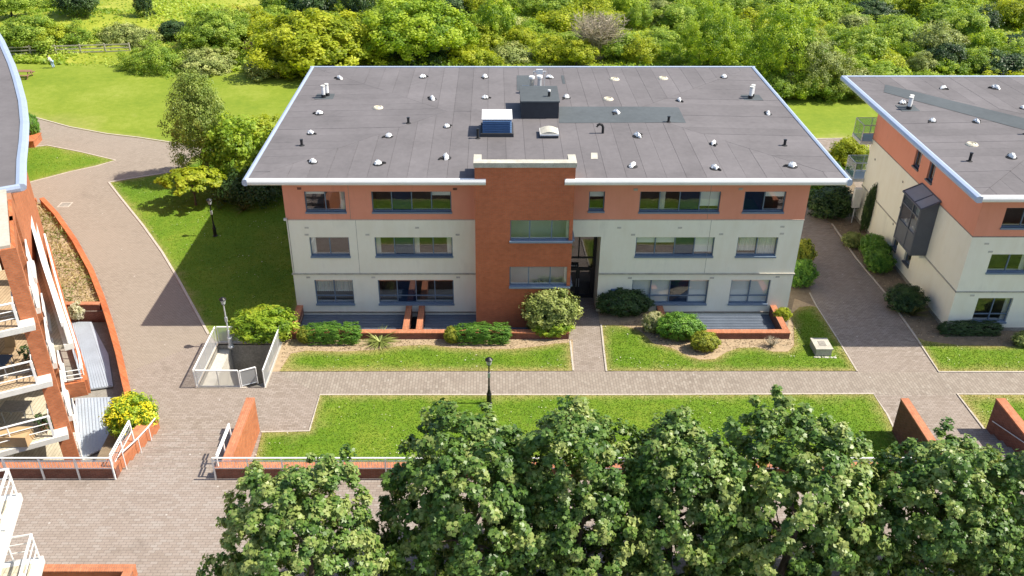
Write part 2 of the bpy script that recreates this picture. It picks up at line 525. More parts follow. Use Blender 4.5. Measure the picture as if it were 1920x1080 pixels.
class MB:
    """collects faces; build() links them as one mesh object (world coordinates in, thing-relative out)"""

    def __init__(s):
        s.v, s.f = [], []

    def face(s, pts):
        n = len(s.v)
        s.v += [tuple(p) for p in pts]
        s.f.append(tuple(range(n, n + len(pts))))
        return s

    def hexa(s, p):
        n = len(s.v)
        s.v += [tuple(q) for q in p]
        for f in ((0, 3, 2, 1), (4, 5, 6, 7), (0, 1, 5, 4), (1, 2, 6, 5), (2, 3, 7, 6), (3, 0, 4, 7)):
            s.f.append(tuple(n + i for i in f))
        return s

    def box(s, x0, x1, y0, y1, z0, z1):
        return s.hexa([(x0, y0, z0), (x1, y0, z0), (x1, y1, z0), (x0, y1, z0),
                       (x0, y0, z1), (x1, y0, z1), (x1, y1, z1), (x0, y1, z1)])

    def obox(s, fr, s0, s1, d0, d1, z0, z1):
        o, a, n = fr
        P = lambda q, d, z: (o[0] + a[0] * q + n[0] * d, o[1] + a[1] * q + n[1] * d, z)
        return s.hexa([P(s0, d0, z0), P(s1, d0, z0), P(s1, d1, z0), P(s0, d1, z0),
                       P(s0, d0, z1), P(s1, d0, z1), P(s1, d1, z1), P(s0, d1, z1)])

    def prism(s, poly, z0, z1):
        n, k = len(s.v), len(poly)
        zz0 = z0 if isinstance(z0, (list, tuple)) else [z0] * k
        zz1 = z1 if isinstance(z1, (list, tuple)) else [z1] * k
        s.v += [(p[0], p[1], z) for p, z in zip(poly, zz0)]
        s.v += [(p[0], p[1], z) for p, z in zip(poly, zz1)]
        for i in range(k):
            j = (i + 1) % k
            s.f.append((n + i, n + j, n + k + j, n + k + i))
        tri = tessellate_polygon([[Vector((p[0], p[1], 0)) for p in poly]])
        for a, b, c in tri:
            s.f.append((n + a, n + b, n + c))
            s.f.append((n + k + c, n + k + b, n + k + a))
        return s

    def wall(s, pts, w, z0, z1):
        """a wall of width w along a polyline, z1 may be a list"""
        k = len(pts)
        zz1 = z1 if isinstance(z1, (list, tuple)) else [z1] * k
        zz0 = z0 if isinstance(z0, (list, tuple)) else [z0] * k
        L, Rr = [], []
        for i, p in enumerate(pts):
            a = Vector(pts[max(i - 1, 0)][:2])
            b = Vector(pts[min(i + 1, k - 1)][:2])
            t = (b - a).normalized()
            nn = Vector((-t.y, t.x))
            L.append((p[0] + nn.x * w / 2, p[1] + nn.y * w / 2))
            Rr.append((p[0] - nn.x * w / 2, p[1] - nn.y * w / 2))
        for i in range(k - 1):
            s.hexa([(*Rr[i], zz0[i]), (*Rr[i + 1], zz0[i + 1]), (*L[i + 1], zz0[i + 1]), (*L[i], zz0[i]),
                    (*Rr[i], zz1[i]), (*Rr[i + 1], zz1[i + 1]), (*L[i + 1], zz1[i + 1]), (*L[i], zz1[i])])
        return s

    def tube(s, pts, r, seg=8, caps=True):
        pts = [Vector(p) for p in pts]
        rr = r if isinstance(r, (list, tuple)) else [r] * len(pts)
        n0 = len(s.v)
        for i, p in enumerate(pts):
            t = (pts[min(i + 1, len(pts) - 1)] - pts[max(i - 1, 0)]).normalized()
            up = Vector((0, 0, 1)) if abs(t.z) < 0.9 else Vector((1, 0, 0))
            a = t.cross(up).normalized()
            b = t.cross(a)
            for k in range(seg):
                an = 2 * math.pi * k / seg
                s.v.append(tuple(p + (a * math.cos(an) + b * math.sin(an)) * rr[i]))
        for i in range(len(pts) - 1):
            for k in range(seg):
                q = (k + 1) % seg
                s.f.append((n0 + i * seg + k, n0 + i * seg + q, n0 + (i + 1) * seg + q, n0 + (i + 1) * seg + k))
        if caps:
            s.f.append(tuple(n0 + k for k in range(seg))[::-1])
            e = n0 + (len(pts) - 1) * seg
            s.f.append(tuple(e + k for k in range(seg)))
        return s

    def lathe(s, c, prof, seg=14):
        n0 = len(s.v)
        for r, z in prof:
            for k in range(seg):
                a = 2 * math.pi * k / seg
                s.v.append((c[0] + r * math.cos(a), c[1] + r * math.sin(a), c[2] + z))
        for i in range(len(prof) - 1):
            for k in range(seg):
                q = (k + 1) % seg
                s.f.append((n0 + i * seg + k, n0 + i * seg + q, n0 + (i + 1) * seg + q, n0 + (i + 1) * seg + k))
        s.f.append(tuple(n0 + k for k in range(seg))[::-1])
        e = n0 + (len(prof) - 1) * seg
        s.f.append(tuple(e + k for k in range(seg)))
        return s

    def build(s, name, mat, parent=None, smooth=False):
        o0 = org(parent) if parent is not None else Vector((0, 0, 0))
        me = bpy.data.meshes.new(name)
        me.from_pydata([(x - o0.x, y - o0.y, z - o0.z) for x, y, z in s.v], [], s.f)
        me.validate()
        if smooth:
            me.polygons.foreach_set('use_smooth', [True] * len(me.polygons))
        me.update()
        return link(name, me, mat, parent)


def np_mesh(name, v, f, tint=None):
    """v (N,3), f (M,3) triangles"""
    me = bpy.data.meshes.new(name)
    v = np.ascontiguousarray(v, dtype=np.float32)
    f = np.ascontiguousarray(f, dtype=np.int32)
    me.vertices.add(len(v))
    me.vertices.foreach_set('co', v.ravel())
    me.loops.add(f.size)
    me.loops.foreach_set('vertex_index', f.ravel())
    me.polygons.add(len(f))
    me.polygons.foreach_set('loop_start', np.arange(0, f.size, 3, dtype=np.int32))
    if tint is not None:
        at = me.attributes.new('tint', 'FLOAT', 'POINT')
        at.data.foreach_set('value', np.ascontiguousarray(tint, dtype=np.float32))
    me.update(calc_edges=True)
    return me


def structure(o):
    o['kind'] = 'structure'
    return o


def inpoly(px, py, poly):
    ins = np.zeros(len(px), bool)
    n = len(poly)
    for i in range(n):
        x0, y0 = poly[i][:2]
        x1, y1 = poly[(i + 1) % n][:2]
        c = ((y0 > py) != (y1 > py)) & (px < (x1 - x0) * (py - y0) / ((y1 - y0) if y1 != y0 else 1e-9) + x0)
        ins ^= c
    return ins


def edgedist(px, py, poly):
    d = np.full(len(px), 1e9)
    n = len(poly)
    for i in range(n):
        x0, y0 = poly[i][:2]
        x1, y1 = poly[(i + 1) % n][:2]
        dx, dy = x1 - x0, y1 - y0
        L = dx * dx + dy * dy + 1e-12
        t = np.clip(((px - x0) * dx + (py - y0) * dy) / L, 0, 1)
        d = np.minimum(d, np.hypot(px - x0 - t * dx, py - y0 - t * dy))
    return d


def sheet(name, poly, z, mat, holes=(), thick=0.0):
    """flat sheet with holes"""
    loops = [[Vector((p[0], p[1], 0)) for p in poly]] + [[Vector((p[0], p[1], 0)) for p in h] for h in holes]
    tri = tessellate_polygon(loops)
    pts = [p for lp in loops for p in lp]
    mb = MB()
    mb.v = [(p.x, p.y, z) for p in pts]
    for t in tri:
        a, b, c = (pts[i] for i in t)
        t = tuple(t)
        mb.f.append(t if (b - a).cross(c - a).z > 0 else t[::-1])
    return mb.build(name, mat)


def lawn(name, poly, z, mat, step=0.5, dryw=0.5, dryk=1.0, holes=(), tufts=0, dry_edges=True):
    xs = [p[0] for p in poly]
    ys = [p[1] for p in poly]
    n = int((max(xs) - min(xs)) * (max(ys) - min(ys)) / step / step)
    rx = RNG.uniform(min(xs), max(xs), n)
    ry = RNG.uniform(min(ys), max(ys), n)
    ok = inpoly(rx, ry, poly) & (edgedist(rx, ry, poly) > step * 0.35)
    for h in holes:
        ok &= ~inpoly(rx, ry, h) & (edgedist(rx, ry, h) > 0.1)
    rx, ry = rx[ok], ry[ok]
    vs, es = [], []

    def addloop(lp):
        dense = []
        m = len(lp)
        for i in range(m):
            a, b = lp[i], lp[(i + 1) % m]
            L = math.hypot(b[0] - a[0], b[1] - a[1])
            q = max(1, int(L / (step * 0.8)))
            for j in range(q):
                dense.append((a[0] + (b[0] - a[0]) * j / q, a[1] + (b[1] - a[1]) * j / q))
        s0 = len(vs)
        vs.extend(dense)
        for i in range(len(dense)):
            es.append((s0 + i, s0 + (i + 1) % len(dense)))
    addloop(poly)
    for h in holes:
        addloop(h)
    nb = len(vs)
    vs += list(zip(rx.tolist(), ry.tolist()))
    ov, oe, of, *_ = delaunay_2d_cdt([Vector(p) for p in vs], es, [], 1 if not holes else 3, 1e-5)
    P = np.array([(p.x, p.y) for p in ov])
    F = [f for f in of if len(f) == 3]
    if holes:
        cx = np.array([sum(P[i][0] for i in f) / 3 for f in F])
        cy = np.array([sum(P[i][1] for i in f) / 3 for f in F])
        keep = inpoly(cx, cy, poly)
        for h in holes:
            keep &= ~inpoly(cx, cy, h)
        F = [f for f, k in zip(F, keep) if k]
    me = bpy.data.meshes.new(name)
    me.from_pydata([(x, y, z) for x, y in P], [], F)
    d = edgedist(P[:, 0], P[:, 1], poly)
    for h in holes:
        d = np.minimum(d, edgedist(P[:, 0], P[:, 1], h))
    dr = np.clip(1 - d / dryw, 0, 1) * dryk
    at = me.attributes.new('dry', 'FLOAT', 'POINT')
    at.data.foreach_set('value', dr.astype(np.float32))
    me.update()
    o = structure(link(name, me, mat))
    if tufts:
        area = sum(abs(poly[i][0] * poly[(i + 1) % len(poly)][1] - poly[(i + 1) % len(poly)][0] * poly[i][1]) for i in range(0))
        bb = (max(xs) - min(xs)) * (max(ys) - min(ys))
        m = int(bb * tufts)
        tx = RNG.uniform(min(xs), max(xs), m)
        ty = RNG.uniform(min(ys), max(ys), m)
        ok = inpoly(tx, ty, poly)
        for h in holes:
            ok &= ~inpoly(tx, ty, h)
        tx, ty = tx[ok], ty[ok]
        m = len(tx)
        d = edgedist(tx, ty, poly)
        TUFTS.append((tx, ty, np.full(m, z), d, dryw, dryk))
    return o


TUFTS = []


def leaf_cloud(pos, nrm, size, template, rng, tint, twist=True, aspect=1.0, grav=0.0):
    """one leaf of TEMPLATE (list of (x,y,z) + tris) per position, lying across its normal"""
    n = len(pos)
    nrm = nrm / np.maximum(np.linalg.norm(nrm, axis=1, keepdims=True), 1e-6)
    rnd = rng.normal(size=(n, 3))
    rnd[:, 2] -= grav
    t = rnd - (rnd * nrm).sum(1, keepdims=True) * nrm
    t /= np.maximum(np.linalg.norm(t, axis=1, keepdims=True), 1e-6)
    b = np.cross(nrm, t)
    tv, tf = template
    tv = np.array(tv, float)
    k = len(tv)
    s = size if isinstance(size, np.ndarray) else np.full(n, size)
    v = (pos[:, None, :] + s[:, None, None] * (tv[None, :, 0:1] * t[:, None, :] + aspect * tv[None, :, 1:2] * b[:, None, :] + tv[None, :, 2:3] * nrm[:, None, :]))
    f = (np.arange(n)[:, None, None] * k + np.array(tf)[None, :, :]).reshape(-1, 3)
    return v.reshape(-1, 3), f, np.repeat(tint, k)


_m = [(0.0, 0.0)] + [(math.cos(a) * r + 0.35, math.sin(a) * r) for a, r in
                     ((R(-130), .45), (R(-75), .62), (R(-40), .32), (0, .75), (R(40), .32), (R(75), .62), (R(130), .45))]
T_MAPLE = ([(x - 0.3, y, -0.22 * (x * x * 0.5 + y * y)) for x, y in _m],
           [(0, i, i + 1) for i in range(1, 7)])
T_OVAL = ([(-0.5, 0, 0), (0, -0.3, -0.05), (0.5, 0, -0.12), (0, 0.3, -0.05)], [(0, 1, 2), (0, 2, 3)])
T_SPRAY = ([(-0.5, 0, 0), (0.0, -0.42, -0.1), (0.25, 0.0, 0.02), (0.55, -0.2, -0.15), (0.55, 0.25, -0.15), (0.0, 0.42, -0.1)],
           [(0, 1, 2), (2, 1, 3), (0, 2, 5), (2, 4, 5)])
T_NARROW = ([(-0.5, 0, 0), (0, -0.13, 0), (0.5, 0, -0.1), (0, 0.13, 0)], [(0, 1, 2), (0, 2, 3)])


def lump(dirs, seed, k=1.6, amp=0.22):
    out = np.empty(len(dirs))
    off = Vector((seed * 13.7, seed * 7.1, seed * 3.3))
    for i, d in enumerate(dirs):
        out[i] = 1 + amp * noise.noise(Vector(d) * k + off) * 2
    return out


def crown_mesh(name, seed, rx, ry, rz, nclump, per, cr, leaf, template, low=-0.75, inner=0.25, grav=0.0, amp=0.2, up=0.35, flat=0.0, aspect=1.0, boxy=False, tintk=0.5, taper=0.0):
    """a crown of leaf clumps; centre at 0,0,0"""
    rng = np.random.default_rng(seed)
    i = np.arange(nclump) + 0.5
    zz = 1 - (1 - low) * i / nclump
    th = math.pi * (1 + 5 ** 0.5) * i + rng.uniform(0, .5, nclump)
    rr = np.sqrt(np.maximum(0, 1 - zz * zz))
    dirs = np.stack([rr * np.cos(th), rr * np.sin(th), zz], 1)
    if boxy:
        m = np.max(np.abs(dirs), axis=1, keepdims=True)
        dirs = dirs * (0.72 / m + 0.28)
    rad = lump(dirs, seed, 1.7, amp) * rng.uniform(0.86, 1.05, nclump)
    ins = rng.random(nclump) < inner
    rad[ins] *= rng.uniform(0.45, 0.8, ins.sum())
    cen = dirs * rad[:, None] * np.array([rx, ry, rz])
    if taper:
        cen[:, :2] *= (1.0 - taper * cen[:, 2:3] / rz)
    n = nclump * per
    ci = np.repeat(np.arange(nclump), per)
    q = rng.normal(size=(n, 3))
    q /= np.linalg.norm(q, axis=1, keepdims=True)
    q *= (rng.random(n) ** 0.45)[:, None]
    crs = cr * rng.uniform(0.7, 1.3, nclump)
    off = q * crs[ci][:, None]
    off[:, 2] *= (1 - flat)
    pos = cen[ci] + off
    out = cen[ci] / np.maximum(np.linalg.norm(cen[ci], axis=1, keepdims=True), 1e-6)
    nr = out * 0.55 + q * 0.5 + rng.normal(size=(n, 3)) * 0.35
    nr[:, 2] += up
    ct = rng.uniform(0, 1, nclump)
    tint = np.clip(0.5 + (ct[ci] - 0.5) * tintk + rng.normal(size=n) * 0.16, 0, 1)
    sz = leaf * rng.uniform(0.65, 1.25, n)
    v, f, t = leaf_cloud(pos, nr, sz, template, rng, tint, grav=grav, aspect=aspect)
    return np_mesh(name, v, f, t)


def trunk_mb(h, r, nb, reach, seed, base=(0, 0, 0), lean=0.1):
    rnd = random.Random(seed)
    mb = MB()
    b = Vector(base)
    top = b + Vector((rnd.uniform(-lean, lean) * h, rnd.uniform(-lean, lean) * h, h))
    mid = b.lerp(top, 0.5) + Vector((rnd.uniform(-.1, .1), rnd.uniform(-.1, .1), 0))
    mb.tube([b + Vector((0, 0, -0.1)), b + Vector((0, 0, 0.25)), mid, top], [r * 1.45, r, r * 0.8, r * 0.35], 9)
    for i in range(nb):
        a = rnd.uniform(0, 6.28)
        st = b.lerp(top, rnd.uniform(0.35, 0.9))
        e = st + Vector((math.cos(a) * reach * rnd.uniform(.6, 1), math.sin(a) * reach * rnd.uniform(.6, 1), reach * rnd.uniform(.3, .9)))
        m = st.lerp(e, 0.5) + Vector((0, 0, reach * 0.12))
        mb.tube([st, m, e], [r * 0.42, r * 0.26, r * 0.07], 6)
    return mb


def frameX(y):                                      # facade that looks towards the camera (-Y)
    return ((0, y, 0), (1, 0, 0), (0, -1, 0))


def frameL(x):                                      # facade that looks to -X
    return ((x, 0, 0), (0, 1, 0), (-1, 0, 0))


def holed_wall(mb, fr, s0, s1, z0, z1, holes, reveal=0.16):
    o, a, n = fr
    P = lambda q, d, z: (o[0] + a[0] * q + n[0] * d, o[1] + a[1] * q + n[1] * d, z)
    hs = [(max(h[0], s0), min(h[1], s1), max(h[2], z0), min(h[3], z1)) for h in holes]
    hs = [h for h in hs if h[0] < h[1] - 1e-4 and h[2] < h[3] - 1e-4]
    ss = sorted({s0, s1, *[h[0] for h in hs], *[h[1] for h in hs]})
    zs = sorted({z0, z1, *[h[2] for h in hs], *[h[3] for h in hs]})
    for i in range(len(ss) - 1):
        for j in range(len(zs) - 1):
            cs, cz = (ss[i] + ss[i + 1]) / 2, (zs[j] + zs[j + 1]) / 2
            if any(h[0] < cs < h[1] and h[2] < cz < h[3] for h in hs):
                continue
            mb.face([P(ss[i], 0, zs[j]), P(ss[i + 1], 0, zs[j]), P(ss[i + 1], 0, zs[j + 1]), P(ss[i], 0, zs[j + 1])])
    for a0, a1, b0, b1 in hs:
        for q in ((a0, b0, a0, b1), (a1, b0, a1, b1), (a0, b0, a1, b0), (a0, b1, a1, b1)):
            mb.face([P(q[0], 0, q[1]), P(q[2], 0, q[3]), P(q[2], -reveal, q[3]), P(q[0], -reveal, q[1])])


def pane(fr, a, b, d, z0, z1):
    o, ax, n = fr
    P = lambda q, z: (o[0] + ax[0] * q + n[0] * d, o[1] + ax[1] * q + n[1] * d, z)
    return MB().face([P(a, z0), P(b, z0), P(b, z1), P(a, z1)])


def window(parent, fr, s0, s1, z0, z1, panes=2, fills=None, transom=None, inset=0.12, fw=0.055, frame='frame', sill='frame_lt', silld=0.07, room=True, glass='glass', widths=None):
    """window > pane, sill, blind, curtain, dim room behind"""
    mb = MB()
    zs0 = z0 + 0.10
    d0, d1 = -inset - 0.05, -inset + 0.02
    mb.obox(fr, s0, s0 + fw, d0, d1, zs0, z1).obox(fr, s1 - fw, s1, d0, d1, zs0, z1)
    mb.obox(fr, s0 + fw, s1 - fw, d0, d1, zs0, zs0 + fw).obox(fr, s0 + fw, s1 - fw, d0, d1, z1 - fw, z1)
    ws = widths or [1.0 / panes] * panes
    cuts = [s0]
    for w in ws:
        cuts.append(cuts[-1] + w * (s1 - s0))
    for c in cuts[1:-1]:
        mb.obox(fr, c - fw / 2, c + fw / 2, d0, d1, zs0 + fw, z1 - fw)
    if transom:
        for i in range(panes):
            mb.obox(fr, cuts[i] + fw * .5 + 0.001, cuts[i + 1] - fw * .5 - 0.001, d0 + .004, d1 - .004, transom - fw * .5, transom + fw * .5)
    w = mb.build('window', frame, parent)
    MB().obox(fr, s0 - 0.03, s1 + 0.03, -inset - 0.05, silld, z0, zs0 - 0.004).build('sill', sill, w)
    for i in range(panes):
        fl = (fills or [None] * panes)[i]
        a, b = cuts[i] + fw * .5, cuts[i + 1] - fw * .5
        pane(fr, a, b, d0 + 0.033, zs0 + fw, z1 - fw).build('pane', 'glass_b' if fl == 'navy' else glass, w)
        if not fl:
            continue
        dd = -inset - 0.085
        if fl == 'navy':
            MB().obox(fr, a - .01, b + .01, dd, dd + .01, zs0, z1).build('blind', 'navy', w)
        elif fl[0] == 'b':                        # roller blind, fraction of height
            k = float(fl[1:])
            MB().obox(fr, a, b, dd, dd + .012, z1 - k * (z1 - zs0), z1).build('blind', 'blind', w)
        elif fl[0] == 'n':                        # net curtain hanging in folds
            k = float(fl[1:])
            m2 = MB()
            zt, zb = z1 - 0.01, z1 - k * (z1 - zs0)
            N = 26
            o, ax, nn = fr
            pts = [(a + (b - a) * t / N, dd - 0.03 + 0.025 * math.sin(t * 2.1) + 0.01 * math.sin(t * 5)) for t in range(N + 1)]
            for t in range(N):
                q = [(o[0] + ax[0] * p[0] + nn[0] * p[1], o[1] + ax[1] * p[0] + nn[1] * p[1]) for p in (pts[t], pts[t + 1])]
                m2.face([(*q[0], zb), (*q[1], zb), (*q[1], zt), (*q[0], zt)])
            m2.build('curtain', 'curtain', w)
        elif fl[0] in 'lr':                       # tied curtain at the left / right side
            wd = (b - a) * 0.28
            x0, x1 = (a, a + wd) if fl[0] == 'l' else (b - wd, b)
            m2 = MB()
            o, ax, nn = fr
            N = 12
            for t in range(N):
                q = []
                for tt in (t, t + 1):
                    s_ = x0 + (x1 - x0) * tt / N
                    dq = dd - 0.03 + 0.03 * math.sin(tt * 2.2)
                    q.append((o[0] + ax[0] * s_ + nn[0] * dq, o[1] + ax[1] * s_ + nn[1] * dq))
                m2.face([(*q[0], zs0), (*q[1], zs0), (*q[1], z1), (*q[0], z1)])
            m2.build('curtain', 'curtain', w)
    if room:
        o, ax, nn = fr
        Pp = lambda q, d, z: (o[0] + ax[0] * q + nn[0] * d, o[1] + ax[1] * q + nn[1] * d, z)
        e, dp, zf = 0.02, -1.9, z0 - 0.55
        m3 = MB()
        A = [(s0 - e, z1 + .15), (s1 + e, z1 + .15), (s1 + e, zf), (s0 - e, zf)]
        m3.face([Pp(A[0][0], dp, A[0][1]), Pp(A[1][0], dp, A[1][1]), Pp(A[2][0], dp, A[2][1]), Pp(A[3][0], dp, A[3][1])])
        for i in range(4):
            p, q = A[i], A[(i + 1) % 4]
            m3.face([Pp(p[0], dp, p[1]), Pp(q[0], dp, q[1]), Pp(q[0], -inset - .2, q[1]), Pp(p[0], -inset - .2, p[1])])
        m3.build('room_interior', 'room', w)
        # pale inner window board with a few belongings
        MB().obox(fr, s0, s1, -inset - 0.30, -inset - 0.055, zs0 - 0.03, zs0 + 0.012).build('window_board', 'blind', w)
    return w


# ================================================================== THE SETTING
PZ = 1.39                                   # level of the raised plaza
PY = 28.81                                  # its far edge
YW = 44.51                                  # front wall of the middle block
SUNK = [(-22.75, 44.5), (-21.85, 42.9), (-20.2, 39.7), (-18.3, 35.75), (-17.2, 34.2), (-17.2, 29.2), (-60, 29.2), (-60, 44.5)]
PIT = [(-15.15, 37.15), (-11.75, 37.15), (-11.75, 41.1), (-15.15, 41.1)]
PATL = [(-11.05, 41.85), (4.0, 41.85), (4.0, 44.45), (-11.05, 44.45)]
_a, _b = G(1240, 590, .43)[0] + .1, G(1462, 605, .43)[0] + .1
PATR = [(_a, 41.85), (_b, 41.85), (_b, 44.45), (_a, 44.45)]
HOLES = [SUNK, PIT, PATL, PATR]
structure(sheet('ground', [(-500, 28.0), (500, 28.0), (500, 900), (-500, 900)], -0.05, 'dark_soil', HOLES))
structure(sheet('paving', [(-62, 28.5), (70, 28.5), (70, 78), (-62, 78)], 0.0, 'paving', HOLES))
structure(sheet('road', [G(235, 700), G(385, 640), G(395, 625), G(340, 500), (-25, 57), (-20, 62), (-18, 73), (-50, 82), (-62, 78), (-62, 62), (-33, 60.2), (-30.2, 57), (-27.3, 52.9), (-24.7, 48.9), (-22.4, 44.9), (-21.4, 42.9), (-19.7, 39.6)], 0.005, 'tarmac'))
structure(sheet('path', [G(520, 698), G(2300, 698), G(2300, 741), G(600, 741)], 0.005, 'paving_y'))
structure(MB().prism([(-70, -40), (70, -40), (70, PY - 0.001), (-70, PY - 0.001)], -1.5, PZ).build('plaza', 'plaza'))

# lawns --------------------------------------------------------------
px = lambda pts, z=0.0: [G(u, v, z) for u, v in pts]
bed_l = px([(536, 640), (1072, 640), (1071, 660), (1060, 660), (530, 690)])
structure(sheet('planting_bed', px([(528, 637), (1074, 637), (1075, 690), (520, 697), (500, 697)]), 0.012, 'soil'))
structure(sheet('planting_bed', px([(1121, 584), (1240, 584), (1345, 636), (1470, 636), (1490, 560), (1530, 575), (1560, 640), (1480, 672), (1300, 680), (1130, 640)]), 0.012, 'soil'))
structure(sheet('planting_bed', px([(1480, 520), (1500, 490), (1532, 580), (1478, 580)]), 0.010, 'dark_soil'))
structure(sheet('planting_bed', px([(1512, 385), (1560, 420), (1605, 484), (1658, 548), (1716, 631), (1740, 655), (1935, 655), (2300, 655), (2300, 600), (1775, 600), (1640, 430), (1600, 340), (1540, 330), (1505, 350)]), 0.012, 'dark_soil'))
LAWN1 = px([(524, 697), (545, 664), (575, 658), (640, 660), (700, 657), (745, 650), (800, 647), (850, 653), (900, 655), (960, 655), (1010, 650), (1040, 645), (1069, 643), (1075, 696)])
lawn('lawn', LAWN1, 0.03, 'lawn', 0.35, 0.55, 1.0, tufts=330)
LAWN2 = px([(1137, 696), (1132, 655), (1127, 610), (1165, 611), (1195, 618), (1213, 632), (1225, 645), (1260, 653), (1290, 668), (1312, 675), (1340, 674), (1362, 661), (1385, 653), (1420, 652), (1450, 660), (1478, 660), (1489, 648), (1488, 610), (1483, 590), (1498, 577), (1520, 574), (1531, 576), (1570, 637), (1606, 696)])
lawn('lawn', LAWN2, 0.03, 'lawn', 0.35, 0.45, 0.9, tufts=330)
LAWN3 = px([(600, 742), (1637, 740), (1664, 780), (1690, 835)]) + [(20.5, 29.1), (-10.8, 29.1)] + px([(492, 812), (580, 810)])
lawn('lawn', LAWN3, 0.03, 'lawn', 0.4, 0.45, 0.8, tufts=300)
LAWN4 = px([(1760, 697), (1716, 632), (1735, 640), (1800, 648), (1905, 650), (1925, 640), (2250, 640), (2250, 697)])
lawn('lawn', LAWN4, 0.03, 'lawn', 0.4, 0.45, 0.9, tufts=300)
LAWN5 = px([(1795, 741), (2250, 741)]) + [(44, 29.1), (25.6, 29.1)] + px([(1850, 812)])
lawn('lawn', LAWN5, 0.03, 'lawn', 0.4, 0.9, 1.0, tufts=300)
LAWN6 = px([(205, 343), (225, 368), (270, 424), (305, 473), (335, 523), (365, 578), (392, 627), (405, 640)]) + [(-11.55, 41.25), (-11.5, 45.0), (-11.5, 66), (-14, 68.5), (-24.5, 68.3)] + px([(340, 321)])
lawn('lawn', LAWN6, 0.03, 'lawn', 0.45, 0.35, 0.6, tufts=150)
LAWN7 = px([(38, 346), (130, 322), (180, 311), (215, 301), (150, 286), (88, 274), (40, 279), (0, 290), (-40, 340)])
lawn('lawn', LAWN7, 0.03, 'lawn', 0.5, 0.35, 0.5, tufts=120)
YB = [(-140, 97), (-53, 95.6), (-38, 94), (-24.7, 91.8), (-5, 90), (12, 87), (27.9, 84.0), (51, 84.0), (140, 86)]
LAWN8 = px([(-600, 190), (50, 217), (130, 239), (200, 252), (260, 259), (345, 272)]) + [(-20, 70.6), (-14, 71.2), (10, 71.6), (29, 72.6), (60, 73.5), (140, 74)] + [(x, y + 2.0) for x, y in YB[::-1]]
lawn('lawn', LAWN8, 0.03, 'meadow', 1.5, 0.6, 0.5)


def kerb(pts, w=0.09, z=0.05):
    return structure(MB().wall(pts, w, -0.03, z).build('kerb', 'kerb'))


kerb(px([(490, 811), (580, 809), (600, 741), (900, 741), (1200, 741), (1637, 739), (1664, 779), (1692, 838)]))
kerb(px([(1069, 640), (1075, 696)]))
kerb(px([(1127, 609), (1132, 655), (1137, 697)]))
kerb(px([(1518, 550), (1531, 575), (1570, 636), (1607, 697)]), 0.07)
kerb(px([(1560, 420), (1605, 484), (1658, 548), (1716, 631), (1760, 698), (1920, 698), (2250, 698)]), 0.09)
kerb(px([(1850, 812), (1795, 740), (1920, 740), (2250, 740)]), 0.10)
kerb(px([(204, 342), (224, 368), (269, 424), (304, 473), (334, 523), (364, 578), (391, 627)]), 0.14)
kerb(px([(204, 342), (270, 331), (340, 320)]), 0.14)
kerb(px([(38, 347), (130, 323), (180, 312), (217, 301), (150, 285), (88, 273), (40, 278)]), 0.10)
kerb(px([(-100, 205), (50, 216), (130, 238), (200, 251), (260, 258), (345, 271)]), 0.12)
kerb([(10, 71.5), (29, 72.5), (60, 73.4)], 0.12)


# far hillside behind the lawn ---------------------------------------
def yb(x):
    for (x0, y0), (x1, y1) in zip(YB, YB[1:]):
        if x0 <= x <= x1:
            return y0 + (y1 - y0) * (x - x0) / (x1 - x0)
    return 90.0


def hz(x, y):
    t = max(0.0, y - yb(x))
    k = min(1.0, t / 6.0)
    z = 0.35 * noise.noise(Vector((x * .07, y * .07, 1.7))) + 0.9 * noise.noise(Vector((x * .025, y * .03, 4.2)))
    z += 1.6 * math.exp(-((x + 52) / 9) ** 2 - ((y - 108) / 6) ** 2)
    return 0.045 + k * (z * 0.8 + 0.35) + 0.012 * t


nx, ny = 110, 60
mb = MB()
for j in range(ny + 1):
    for i in range(nx + 1):
        x = -130 + 260 * i / nx
        y = yb(x) + (j / ny) ** 1.7 * 300
        mb.v.append((x, y, hz(x, y)))
for j in range(ny):
    for i in range(nx):
        a = j * (nx + 1) + i
        mb.f.append((a, a + 1, a + nx + 2, a + nx + 1))
structure(mb.build('hillside', 'hill', smooth=True))

# ================================================================== MIDDLE BLOCK
RX0, RX1, RY0, RY1, RZ = -12.90, 18.43, 43.10, 63.20, 8.90
BX0, BX1, BYB = -11.42, 17.05, 61.8
ZT, ZBAND = 5.92, 2.50                      # terracotta starts / string course


def profile(mb, p0, p1, outd, prof):
    p0, p1, o = Vector(p0), Vector(p1), Vector(outd)
    n, k = len(mb.v), len(prof)
    for p in (p0, p1):
        for d, z in prof:
            q = p + o * d
            mb.v.append((q.x, q.y, q.z + z))
    for i in range(k):
        j = (i + 1) % k
        mb.f.append((n + i, n + j, n + k + j, n + k + i))
    mb.f.append(tuple(n + i for i in range(k))[::-1])
    mb.f.append(tuple(n + k + i for i in range(k)))


FASC = [(-0.10, -0.26), (0.06, -0.28), (0.15, -0.20), (0.17, -0.07), (0.12, 0.05), (0.0, 0.09), (-0.10, 0.05)]


